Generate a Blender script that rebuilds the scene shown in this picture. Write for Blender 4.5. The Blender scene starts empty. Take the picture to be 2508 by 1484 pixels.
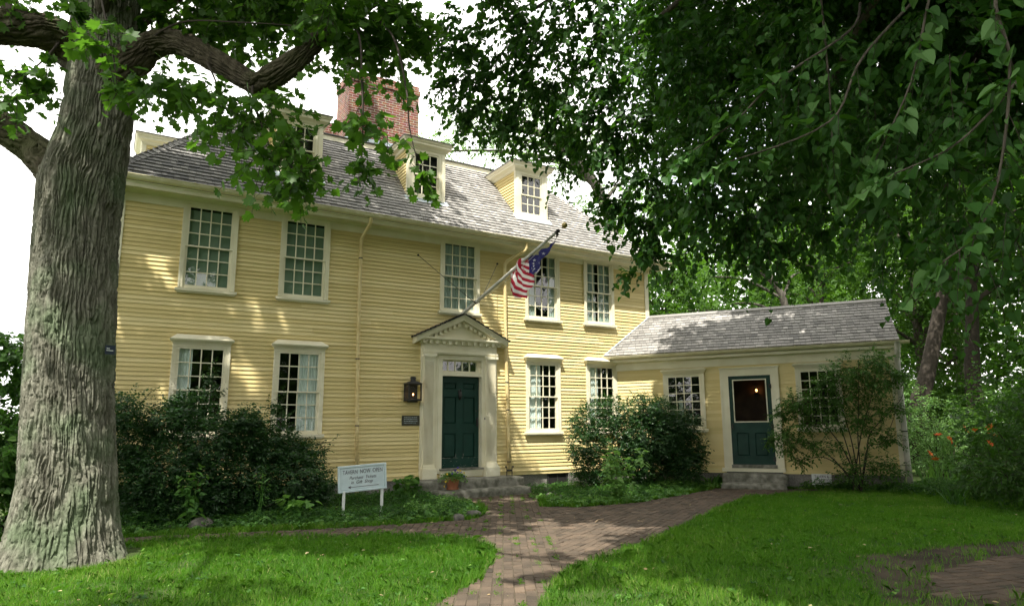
import bpy, math, random
import numpy as np
from mathutils import Matrix, Vector
C = bpy.context.scene
COL = C.collection
R = math.radians

# ---------------------------------------------------------------- camera
cam = bpy.data.cameras.new("camera")
cam.sensor_width = 36.0
cam.lens = 1670.0 / 2508.0 * 36.0
cam.clip_end = 1000.0
cam_o = bpy.data.objects.new("camera", cam); COL.objects.link(cam_o)
_yaw, _pit, _rol = R(30.72), R(10.05), R(-0.26)
_f = Vector((math.sin(_yaw)*math.cos(_pit), math.cos(_yaw)*math.cos(_pit), math.sin(_pit)))
_r = Vector((math.cos(_yaw), -math.sin(_yaw), 0.0)); _u = _r.cross(_f)
_r2 = _r*math.cos(_rol) + _u*math.sin(_rol); _u2 = -_r*math.sin(_rol) + _u*math.cos(_rol)
_m = Matrix((_r2, _u2, -_f)).transposed().to_4x4(); _m.translation = (-6.63, -14.23, 0.97)
cam_o.matrix_world = _m
C.camera = cam_o

# ---------------------------------------------------------------- light
SUN_ELEV, SUN_AZ = R(62), R(-43)          # azimuth measured from -Y (house front) towards -X
sun_dir = Vector((math.sin(SUN_AZ)*math.cos(SUN_ELEV), -math.cos(SUN_AZ)*math.cos(SUN_ELEV), math.sin(SUN_ELEV)))
sun = bpy.data.lights.new("sun", 'SUN'); sun.energy = 5.0; sun.angle = R(0.53); sun.color = (1.0, 0.95, 0.86)
sun_o = bpy.data.objects.new("sun", sun); COL.objects.link(sun_o)
sun_o.rotation_euler = sun_dir.to_track_quat('Z', 'Y').to_euler()
sun_o.location = (-20, -20, 40)
W = bpy.data.worlds.new("World"); C.world = W; W.use_nodes = True
wn, wl = W.node_tree.nodes, W.node_tree.links
bg = wn['Background']; bg.inputs['Strength'].default_value = 0.15
sky = wn.new('ShaderNodeTexSky'); sky.sky_type = 'NISHITA'; sky.sun_disc = False
sky.sun_elevation = SUN_ELEV; sky.sun_rotation = math.atan2(sun_dir.x, sun_dir.y)
sky.air_density = 1.2; sky.dust_density = 2.0
wtc = wn.new('ShaderNodeTexCoord'); wno = wn.new('ShaderNodeTexNoise')
wno.inputs['Scale'].default_value = 2.2; wno.inputs['Detail'].default_value = 7; wno.inputs['Roughness'].default_value = 0.55
wrp = wn.new('ShaderNodeValToRGB'); wrp.color_ramp.elements[0].position = 0.26; wrp.color_ramp.elements[1].position = 0.46
wmx = wn.new('ShaderNodeMix'); wmx.data_type = 'RGBA'
wl.new(wtc.outputs['Generated'], wno.inputs['Vector']); wl.new(wno.outputs['Fac'], wrp.inputs['Fac'])
wl.new(wrp.outputs['Color'], wmx.inputs[0]); wl.new(sky.outputs['Color'], wmx.inputs[6])
wmx.inputs[7].default_value = (9.9, 9.7, 9.3, 1)       # bright thin cloud
wl.new(wmx.outputs[2], bg.inputs['Color'])
C.view_settings.view_transform = 'Standard'; C.view_settings.look = 'None'
C.view_settings.exposure = 1.1; C.view_settings.gamma = 1.0
C.view_settings.use_curve_mapping = False
C.render.engine = 'CYCLES'
C.cycles.max_bounces = 8; C.cycles.transparent_max_bounces = 16; C.cycles.caustics_reflective = False; C.cycles.caustics_refractive = False
C.cycles.use_denoising = True

# ---------------------------------------------------------------- helpers
G = -0.57                                  # ground level
RNG = np.random.default_rng(11)
random.seed(5)

def nrm(a):
    a = np.asarray(a, float)
    return a/np.maximum(np.linalg.norm(a, axis=-1, keepdims=True), 1e-9)

def tag(o, label=None, cat=None, group=None, kind=None):
    if label: o['label'] = label
    if cat: o['category'] = cat
    if group: o['group'] = group
    if kind: o['kind'] = kind
    return o

def thing(name, label, cat, loc=(0, 0, 0), group=None):
    o = bpy.data.objects.new(name, None); COL.objects.link(o)
    o.location = loc; o.empty_display_size = 0.2
    return tag(o, label, cat, group)

def link(name, me, parent=None):
    o = bpy.data.objects.new(name, me); COL.objects.link(o)
    if parent is not None:
        o.parent = parent
        if parent.type == 'EMPTY': o.matrix_parent_inverse = Matrix.Translation(-Vector(parent.location))
    return o

class MB:
    """collects polygons (with per face tone and uv) and builds ONE mesh object"""
    def __init__(s): s.v = []; s.f = []; s.mi = []; s.tone = []; s.uv = []; s.cm = 0; s.ct = 0.5; s.xf = None
    def pts(s, P):
        b = len(s.v); s.v.extend([tuple(p) for p in P]); return b
    def face(s, P, uv=None, tone=None):
        b = s.pts(P); s.f.append(list(range(b, b+len(P)))); s.mi.append(s.cm)
        s.tone.append(s.ct if tone is None else tone); s.uv.append(uv)
    def box(s, x0, x1, y0, y1, z0, z1, tone=None):
        P = [(x0,y0,z0),(x1,y0,z0),(x1,y1,z0),(x0,y1,z0),(x0,y0,z1),(x1,y0,z1),(x1,y1,z1),(x0,y1,z1)]
        b = s.pts(P)
        for q in ((0,3,2,1),(4,5,6,7),(0,1,5,4),(1,2,6,5),(2,3,7,6),(3,0,4,7)):
            s.f.append([b+i for i in q]); s.mi.append(s.cm); s.tone.append(s.ct if tone is None else tone); s.uv.append(None)
    def hexa(s, P, tone=None):
        b = s.pts(P)
        for q in ((0,3,2,1),(4,5,6,7),(0,1,5,4),(1,2,6,5),(2,3,7,6),(3,0,4,7)):
            s.f.append([b+i for i in q]); s.mi.append(s.cm); s.tone.append(s.ct if tone is None else tone); s.uv.append(None)
    def extrude(s, poly, axis, a, b_):
        """closed 2-D polygon swept along an axis ('x','y','z') from a to b_"""
        def pt(p, t):
            return {'x': (t, p[0], p[1]), 'y': (p[0], t, p[1]), 'z': (p[0], p[1], t)}[axis]
        n = len(poly); b = s.pts([pt(p, a) for p in poly] + [pt(p, b_) for p in poly])
        for i in range(n):
            j = (i+1) % n
            s.f.append([b+i, b+j, b+n+j, b+n+i]); s.mi.append(s.cm); s.tone.append(s.ct); s.uv.append(None)
        s.f.append([b+i for i in range(n)][::-1]); s.mi.append(s.cm); s.tone.append(s.ct); s.uv.append(None)
        s.f.append([b+n+i for i in range(n)]); s.mi.append(s.cm); s.tone.append(s.ct); s.uv.append(None)
    def tube(s, P, rad, n=8, cap=True):
        P = np.asarray(P, float); m = len(P)
        rad = np.full(m, rad) if np.isscalar(rad) else np.asarray(rad, float)
        T = nrm(np.gradient(P, axis=0)); ref = np.array([0.31, 0.17, 0.93]) if abs(T[0][2]) < 0.9 else np.array([1., 0.2, 0.])
        a = np.arange(n)*2*math.pi/n; rings = []
        for i in range(m):
            u = nrm(np.cross(T[i], ref)); w = np.cross(T[i], u)
            rings.append(P[i] + rad[i]*(np.cos(a)[:, None]*u + np.sin(a)[:, None]*w))
        b = s.pts(np.concatenate(rings))
        for i in range(m-1):
            for k in range(n):
                k2 = (k+1) % n
                s.f.append([b+i*n+k, b+i*n+k2, b+(i+1)*n+k2, b+(i+1)*n+k]); s.mi.append(s.cm); s.tone.append(s.ct); s.uv.append(None)
        if cap:
            for e in (0, m-1):
                s.f.append([b+e*n+k for k in range(n)]); s.mi.append(s.cm); s.tone.append(s.ct); s.uv.append(None)
    def lathe(s, prof, c, n=20, axis=(0, 0, 1)):
        ax = Vector(axis).normalized(); u = ax.orthogonal().normalized(); w = ax.cross(u); c = Vector(c)
        b = len(s.v)
        for r, h in prof:
            for k in range(n):
                a = 2*math.pi*k/n
                s.v.append(tuple(c + ax*h + (u*math.cos(a)+w*math.sin(a))*r))
        for i in range(len(prof)-1):
            for k in range(n):
                k2 = (k+1) % n
                s.f.append([b+i*n+k, b+i*n+k2, b+(i+1)*n+k2, b+(i+1)*n+k]); s.mi.append(s.cm); s.tone.append(s.ct); s.uv.append(None)
        s.f.append([b+k for k in range(n)][::-1]); s.mi.append(s.cm); s.tone.append(s.ct); s.uv.append(None)
        e = b+(len(prof)-1)*n
        s.f.append([e+k for k in range(n)]); s.mi.append(s.cm); s.tone.append(s.ct); s.uv.append(None)
    def build(s, name, mats, parent=None, smooth=False, bevel=0, uvs=False):
        V = np.array(s.v, float).reshape(-1, 3)
        if s.xf is not None: V = s.xf(V)
        me = bpy.data.meshes.new(name); me.from_pydata(V.tolist(), [], s.f); 
        for m in (mats if isinstance(mats, (list, tuple)) else [mats]): me.materials.append(m)
        me.polygons.foreach_set('material_index', s.mi)
        at = me.attributes.new('tone', 'FLOAT', 'FACE'); at.data.foreach_set('value', s.tone)
        if uvs:
            ul = me.uv_layers.new(name='UVMap'); k = 0
            flat = np.zeros((len(me.loops), 2))
            for f, uv in zip(s.f, s.uv):
                if uv is not None: flat[k:k+len(f)] = uv
                k += len(f)
            ul.data.foreach_set('uv', flat.ravel())
        if smooth: me.polygons.foreach_set('use_smooth', [True]*len(me.polygons))
        me.update()
        o = link(name, me, parent)
        if bevel:
            md = o.modifiers.new('bevel', 'BEVEL'); md.width = bevel; md.segments = 2; md.limit_method = 'ANGLE'
        return o

def in_poly(px, py, poly):
    inside = np.zeros(len(px), bool); n = len(poly)
    for i in range(n):
        x1, y1 = poly[i]; x2, y2 = poly[(i+1) % n]
        c = ((y1 > py) != (y2 > py)) & (px < (x2-x1)*(py-y1)/((y2-y1) if y2 != y1 else 1e-9)+x1)
        inside ^= c
    return inside

def hash2(ix, iy, seed=0):
    h = (ix.astype(np.int64)*374761393 + iy.astype(np.int64)*668265263 + seed*1274126177) & 0xffffffff
    h = ((h ^ (h >> 13))*1274126177) & 0xffffffff
    return ((h ^ (h >> 16)) & 0xffff)/65535.0

def vnoise(x, y, seed=0, wrapx=0):
    ix, iy = np.floor(x).astype(int), np.floor(y).astype(int); fx, fy = x-ix, y-iy
    fx = fx*fx*(3-2*fx); fy = fy*fy*(3-2*fy)
    def h(a, b):
        return hash2(a % wrapx if wrapx else a, b, seed)
    return (h(ix, iy)*(1-fx)+h(ix+1, iy)*fx)*(1-fy) + (h(ix, iy+1)*(1-fx)+h(ix+1, iy+1)*fx)*fy

# ---------------------------------------------------------------- materials
def newmat(name):
    m = bpy.data.materials.new(name); m.use_nodes = True
    n, l = m.node_tree.nodes, m.node_tree.links
    return m, n, l, n['Principled BSDF']

def paint(name, c1, c2, rough=0.55, nscale=3.0, detail=5, bump=0.0, bscale=60.0, spec=0.35, stretch=(1, 1, 1), lo=0.35, hi=0.7, metal=0.0, bdist=0.01):
    """painted / stone / metal surface whose colour varies between c1 and c2"""
    m, n, l, b = newmat(name)
    tc = n.new('ShaderNodeTexCoord'); mp = n.new('ShaderNodeMapping'); mp.inputs['Scale'].default_value = stretch
    no = n.new('ShaderNodeTexNoise'); no.inputs['Scale'].default_value = nscale; no.inputs['Detail'].default_value = detail
    rp = n.new('ShaderNodeValToRGB'); rp.color_ramp.elements[0].color = (*c1, 1); rp.color_ramp.elements[1].color = (*c2, 1)
    rp.color_ramp.elements[0].position = lo; rp.color_ramp.elements[1].position = hi
    l.new(tc.outputs['Object'], mp.inputs['Vector']); l.new(mp.outputs['Vector'], no.inputs['Vector'])
    l.new(no.outputs['Fac'], rp.inputs['Fac']); l.new(rp.outputs['Color'], b.inputs['Base Color'])
    b.inputs['Roughness'].default_value = rough; b.inputs['Specular IOR Level'].default_value = spec; b.inputs['Metallic'].default_value = metal
    if bump:
        n2 = n.new('ShaderNodeTexNoise'); n2.inputs['Scale'].default_value = bscale; n2.inputs['Detail'].default_value = 4
        bp = n.new('ShaderNodeBump'); bp.inputs['Strength'].default_value = bump; bp.inputs['Distance'].default_value = bdist
        l.new(mp.outputs['Vector'], n2.inputs['Vector']); l.new(n2.outputs['Fac'], bp.inputs['Height']); l.new(bp.outputs['Normal'], b.inputs['Normal'])
    return m

def toned(name, ramp, rough=0.8, noise=0.25, nscale=25.0, stretch=(1, 1, 1), bump=0.3, bscale=80, spec=0.3, bdist=0.01):
    """colour picked per face by the 'tone' attribute, broken up by noise"""
    m, n, l, b = newmat(name)
    at = n.new('ShaderNodeAttribute'); at.attribute_name = 'tone'
    tc = n.new('ShaderNodeTexCoord'); mp = n.new('ShaderNodeMapping'); mp.inputs['Scale'].default_value = stretch
    no = n.new('ShaderNodeTexNoise'); no.inputs['Scale'].default_value = nscale; no.inputs['Detail'].default_value = 5
    ma = n.new('ShaderNodeMath'); ma.operation = 'MULTIPLY_ADD'; ma.inputs[1].default_value = noise*2; 
    sb = n.new('ShaderNodeMath'); sb.operation = 'SUBTRACT'; sb.inputs[1].default_value = noise
    l.new(tc.outputs['Object'], mp.inputs['Vector']); l.new(mp.outputs['Vector'], no.inputs['Vector'])
    l.new(no.outputs['Fac'], ma.inputs[0]); l.new(at.outputs['Fac'], ma.inputs[2]); l.new(ma.outputs[0], sb.inputs[0])
    rp = n.new('ShaderNodeValToRGB'); el = rp.color_ramp.elements
    while len(el) < len(ramp): el.new(0.5)
    for e, (p, c) in zip(el, ramp): e.position = p; e.color = (*c, 1)
    l.new(sb.outputs[0], rp.inputs['Fac']); l.new(rp.outputs['Color'], b.inputs['Base Color'])
    b.inputs['Roughness'].default_value = rough; b.inputs['Specular IOR Level'].default_value = spec
    if bump:
        n2 = n.new('ShaderNodeTexNoise'); n2.inputs['Scale'].default_value = bscale; n2.inputs['Detail'].default_value = 4
        bp = n.new('ShaderNodeBump'); bp.inputs['Strength'].default_value = bump; bp.inputs['Distance'].default_value = bdist
        l.new(mp.outputs['Vector'], n2.inputs['Vector']); l.new(n2.outputs['Fac'], bp.inputs['Height']); l.new(bp.outputs['Normal'], b.inputs['Normal'])
    return m

def leafmat(name, ramp, trans=(0.25, 0.45, 0.06), tfac=0.35, rough=0.45, spec=0.4):
    m, n, l, b = newmat(name)
    at = n.new('ShaderNodeAttribute'); at.attribute_name = 'tone'
    rp = n.new('ShaderNodeValToRGB'); el = rp.color_ramp.elements
    while len(el) < len(ramp): el.new(0.5)
    for e, (p, c) in zip(el, ramp): e.position = p; e.color = (*c, 1)
    l.new(at.outputs['Fac'], rp.inputs['Fac']); l.new(rp.outputs['Color'], b.inputs['Base Color'])
    b.inputs['Roughness'].default_value = rough; b.inputs['Specular IOR Level'].default_value = spec
    tr = n.new('ShaderNodeBsdfTranslucent'); mx = n.new('ShaderNodeMixShader'); mx.inputs[0].default_value = tfac
    tm = n.new('ShaderNodeMix'); tm.data_type = 'RGBA'; tm.inputs[0].default_value = 0.7
    l.new(rp.outputs['Color'], tm.inputs[6]); tm.inputs[7].default_value = (*trans, 1); l.new(tm.outputs[2], tr.inputs['Color'])
    l.new(b.outputs[0], mx.inputs[1]); l.new(tr.outputs[0], mx.inputs[2]); l.new(mx.outputs[0], n['Material Output'].inputs['Surface'])
    return m

M = {}
M['wall'] = toned('yellow_clapboard_paint', [(0.0, (0.60, 0.485, 0.215)), (0.5, (0.70, 0.575, 0.275)), (1.0, (0.77, 0.65, 0.35))], rough=0.6, noise=0.22, nscale=1.6, stretch=(0.5, 1, 3), bump=0.12, bscale=70)
M['trim'] = paint('cream_trim_paint', (0.72, 0.67, 0.49), (0.81, 0.77, 0.61), rough=0.5, nscale=2.5, bump=0.06, bscale=50)
M['gutter'] = paint('gutter_paint', (0.60, 0.54, 0.34), (0.74, 0.69, 0.50), rough=0.45, nscale=4, stretch=(1, 1, 1), bump=0.05)
M['pipe'] = paint('downspout_paint', (0.62, 0.48, 0.22), (0.74, 0.62, 0.34), rough=0.45, nscale=4, bump=0.05)
M['greypipe'] = paint('weathered_downspout', (0.42, 0.40, 0.34), (0.62, 0.60, 0.53), rough=0.5, nscale=6, stretch=(1, 1, .3), bump=0.1)
M['shingle'] = toned('weathered_cedar_shingle', [(0.0, (0.070, 0.070, 0.070)), (0.35, (0.152, 0.147, 0.138)), (0.7, (0.278, 0.266, 0.248)), (1.0, (0.40, 0.38, 0.352))], rough=0.85, noise=0.22, nscale=22, stretch=(3, 1, 0.6), bump=0.5, bscale=60)
M['lead'] = paint('lead_flashing', (0.35, 0.42, 0.46), (0.55, 0.62, 0.64), rough=0.5, nscale=8, bump=0.1)
M['foundation'] = paint('granite_foundation', (0.15, 0.14, 0.125), (0.27, 0.255, 0.23), rough=0.9, nscale=40, bump=0.6, bscale=45)
M['granite'] = paint('granite_step', (0.085, 0.085, 0.062), (0.27, 0.26, 0.22), rough=0.9, nscale=7, detail=10, bump=0.7, bscale=55)
M['door'] = paint('dark_green_door_paint', (0.006, 0.034, 0.025), (0.010, 0.047, 0.035), rough=0.42, nscale=5, bump=0.05, bscale=40, spec=0.3)
M['wear'] = paint('bare_worn_wood', (0.30, 0.29, 0.26), (0.5, 0.48, 0.43), rough=0.8, nscale=20)
M['iron'] = paint('black_iron', (0.018, 0.018, 0.018), (0.04, 0.038, 0.035), rough=0.5, nscale=20, bump=0.2)
M['bronze'] = paint('bronze_plaque', (0.055, 0.055, 0.04), (0.10, 0.095, 0.07), rough=0.4, nscale=12, bump=0.2, metal=0.3)
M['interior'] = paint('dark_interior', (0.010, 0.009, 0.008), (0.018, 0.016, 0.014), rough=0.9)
M['blind'] = paint('green_window_blind', (0.17, 0.25, 0.18), (0.21, 0.29, 0.22), rough=0.85, nscale=2)
M['curtain'] = paint('pale_curtain_cloth', (0.62, 0.72, 0.71), (0.75, 0.82, 0.80), rough=0.9, nscale=6, stretch=(6, 1, .5))
M['greencurtain'] = paint('dim_curtain_cloth', (0.30, 0.38, 0.35), (0.42, 0.50, 0.46), rough=0.9, nscale=6, stretch=(6, 1, .5))

def glassmat():
    m, n, l, b = newmat('old_window_glass')
    n.remove(b)
    g = n.new('ShaderNodeBsdfGlossy'); g.inputs['Roughness'].default_value = 0.02; g.inputs['Color'].default_value = (1, 1, 1, 1)
    t = n.new('ShaderNodeBsdfTransparent'); t.inputs['Color'].default_value = (0.95, 0.98, 0.96, 1)
    fr = n.new('ShaderNodeFresnel'); ge = n.new('ShaderNodeNewGeometry'); io = n.new('ShaderNodeMix'); io.inputs[2].default_value = 1.6; io.inputs[3].default_value = 1/1.6
    l.new(ge.outputs['Backfacing'], io.inputs[0]); l.new(io.outputs[0], fr.inputs['IOR'])        # the pane is thin: same sheen from both sides
    ma = n.new('ShaderNodeMath'); ma.operation = 'MULTIPLY'; ma.inputs[1].default_value = 1.25; ma.use_clamp = True
    mx = n.new('ShaderNodeMixShader')
    tc = n.new('ShaderNodeTexCoord'); no = n.new('ShaderNodeTexNoise'); no.inputs['Scale'].default_value = 5.0; no.inputs['Detail'].default_value = 1.5
    bp = n.new('ShaderNodeBump'); bp.inputs['Strength'].default_value = 0.10; bp.inputs['Distance'].default_value = 0.02
    l.new(tc.outputs['Object'], no.inputs['Vector']); l.new(no.outputs['Fac'], bp.inputs['Height'])
    l.new(bp.outputs['Normal'], g.inputs['Normal']); l.new(fr.outputs[0], ma.inputs[0])
    l.new(ma.outputs[0], mx.inputs[0]); l.new(t.outputs[0], mx.inputs[1]); l.new(g.outputs[0], mx.inputs[2])
    l.new(mx.outputs[0], n['Material Output'].inputs['Surface'])
    return m
M['glass'] = glassmat()
M['lampglass'] = glassmat(); [setattr(x.inputs[1], 'default_value', .25) for x in M['lampglass'].node_tree.nodes if x.type == 'MATH']; M['lampglass'].name = 'lantern_glass'

def brickmat(name, c1, c2, mortar, sx, sy, ms):
    m, n, l, b = newmat(name)
    tc = n.new('ShaderNodeTexCoord'); br = n.new('ShaderNodeTexBrick'); br.inputs['Scale'].default_value = 1.0
    br.inputs['Brick Width'].default_value = sx; br.inputs['Row Height'].default_value = sy; br.inputs['Mortar Size'].default_value = ms
    br.inputs['Color1'].default_value = (*c1, 1); br.inputs['Color2'].default_value = (*c2, 1); br.inputs['Mortar'].default_value = (*mortar, 1)
    br.inputs['Bias'].default_value = -0.1; br.inputs['Mortar Smooth'].default_value = 0.15
    no = n.new('ShaderNodeTexNoise'); no.inputs['Scale'].default_value = 9; no.inputs['Detail'].default_value = 6
    mx = n.new('ShaderNodeMix'); mx.data_type = 'RGBA'; mx.blend_type = 'OVERLAY'; mx.inputs[0].default_value = 0.55
    bp = n.new('ShaderNodeBump'); bp.inputs['Strength'].default_value = 0.9; bp.inputs['Distance'].default_value = 0.012; bp.invert = True
    l.new(tc.outputs['UV'], br.inputs['Vector']); l.new(br.outputs['Color'], mx.inputs[6]); l.new(tc.outputs['Object'], no.inputs['Vector'])
    l.new(no.outputs['Color'], mx.inputs[7]); l.new(mx.outputs[2], b.inputs['Base Color'])
    l.new(br.outputs['Fac'], bp.inputs['Height']); l.new(bp.outputs['Normal'], b.inputs['Normal']); b.inputs['Roughness'].default_value = 0.9
    return m
M['brick'] = brickmat('chimney_brick', (0.185, 0.060, 0.036), (0.105, 0.038, 0.028), (0.36, 0.33, 0.27), 0.215, 0.072, 0.007)
# ================================================================ THE HOUSE
house = thing('house', 'pale yellow clapboard house with hipped shingle roof, dormers and a low angled wing', 'house', (0, 0, G))
XL, XR = -6.75, 6.26          # house corners
ANG = R(50); WX = 5.0         # the wing leaves the front at this x, turned by ANG
def wing_xf(V):
    s, y, z = V[:, 0], V[:, 1], V[:, 2]
    z2 = z + 0.020*s*np.clip((z+0.2)/2.6, 0, 1)
    return np.stack([WX + s*math.cos(ANG) + y*math.sin(ANG), -s*math.sin(ANG) + y*math.cos(ANG), z2], 1)
def eave_xf(V):               # the old roof sags a little towards the right
    V = V.copy(); V[:, 2] -= 0.0095*V[:, 0]*np.clip((V[:, 2]-5.1)/0.25, 0, 1)*np.clip((9.0-V[:, 2])/1.0, 0, 1); return V

# ---- openings (glass extents) xl, xr, zb, zt
UP = [(-5.48, -4.72), (-3.63, -2.86), (-0.01, 0.77), (2.32, 3.10), (4.14, 4.88)]
LO = [(-5.48, -4.71), (-3.64, -2.87), (2.32, 3.08), (4.15, 4.90)]
UZ, LZ = (3.635, 5.17), (0.86, 2.40)

def clapboards(mb, x0, x1, z0, z1, holes, e=0.083, y=0.0):
    """overlapping boards, cut into lengths between the openings"""
    z = z0; k = 0
    while z < z1-0.005:
        zt = min(z+e, z1)
        segs = [(x0, x1)]
        for (a, b, c, d) in holes:
            if zt > c+0.001 and z < d-0.001:
                new = []
                for (p, q) in segs:
                    if b <= p or a >= q: new.append((p, q)); continue
                    if a > p: new.append((p, a))
                    if b < q: new.append((b, q))
                segs = new
        for (p, q) in segs:
            cuts = [p]; L = p
            while q-L > 4.2:
                L += random.uniform(1.8, 4.0)
                if L < q-0.6: cuts.append(L)
            cuts.append(q)
            for a, b in zip(cuts[:-1], cuts[1:]):
                t = random.uniform(0.12, 0.88); j = random.uniform(-.003, .003)
                zl, zr = z+random.uniform(-.004, .004), z+random.uniform(-.004, .004)
                yb = y-0.0215+j
                mb.face([(a, yb, zl), (b, yb, zr), (b, y-0.002, zt+.004), (a, y-0.002, zt+.004)], tone=t)
                mb.face([(a, y+0.006, zl), (b, y+0.004, zr), (b, yb, zr), (a, yb, zl)], tone=t)
        z = zt; k += 1

holes = [(a-.09, b+.09, UZ[0]-.10, UZ[1]+.2) for a, b in UP] + [(a-.09, b+.09, LZ[0]-.10, LZ[1]+.12) for a, b in LO] + [(-.50, 1.30, -1, 2.72)]
mb = MB(); clapboards(mb, XL+.14, XR-.12, -0.12, 5.16, holes)
mb.box(XL+.1, XR-.1, -.030, .03, -.215, -.13, tone=.55)                    # water table under the first board
mb.hexa([(XL+.1, -.045, -.135), (XR-.1, -.045, -.135), (XR-.1, .0, -.135), (XL+.1, .0, -.135), (XL+.1, -.045, -.125), (XR-.1, -.045, -.125), (XR-.1, -.001, -.115), (XL+.1, -.001, -.115)], tone=.6)
def cut_base(o): pass
mb.build('front_wall', M['wall'], house)
# side and back walls
mb = MB(); clapboards(mb, 0, 9.0, -0.12, 5.16, [])
def side_xf(V): return np.stack([np.full(len(V), XL)+V[:, 1], 9.0-V[:, 0], V[:, 2]], 1)
mb.xf = side_xf; mb.build('side_wall', M['wall'], house)
mb = MB(); clapboards(mb, 0, 9.0, -0.12, 5.16, [])
mb.xf = lambda V: np.stack([XR-V[:, 1], V[:, 0], V[:, 2]], 1); mb.build('side_wall', M['wall'], house)
mb = MB(); mb.box(XL, XR, 8.9, 9.0, -.2, 5.2); mb.build('back_wall', M['wall'], house)
for x0, x1 in ((XL, XL+.16), (XR-.13, XR)):
    mb = MB(); mb.box(x0, x1, -.032, .12, -.20, 5.14); mb.build('corner_board', M['trim'], house)
mb = MB(); mb.box(XL+.03, XR-.03, .02, .35, G-.2, -.19); mb.box(XL+.03, XL+.3, .35, 8.9, G-.2, -.19); mb.box(XR-.3, XR-.03, .35, 8.9, G-.2, -.19)
mb.build('foundation', M['foundation'], house)
# dark rooms behind the glass
def room(x0, x1, y0, y1, z0, z1, xf=None):
    mb = MB(); mb.xf = xf
    mb.face([(x0,y1,z0),(x1,y1,z0),(x1,y1,z1),(x0,y1,z1)]); mb.face([(x0,y0,z0),(x0,y1,z0),(x0,y1,z1),(x0,y0,z1)]); mb.face([(x1,y0,z0),(x1,y1,z0),(x1,y1,z1),(x1,y0,z1)])
    mb.face([(x0,y0,z0),(x1,y0,z0),(x1,y1,z0),(x0,y1,z0)]); mb.face([(x0,y0,z1),(x1,y0,z1),(x1,y1,z1),(x0,y1,z1)])
    return mb.build('room_interior', M['interior'], house)
room(XL+.3, XR-.3, .05, 3.5, -.1, 2.75); room(XL+.3, XR-.3, .05, 3.5, 2.85, 5.2)

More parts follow.
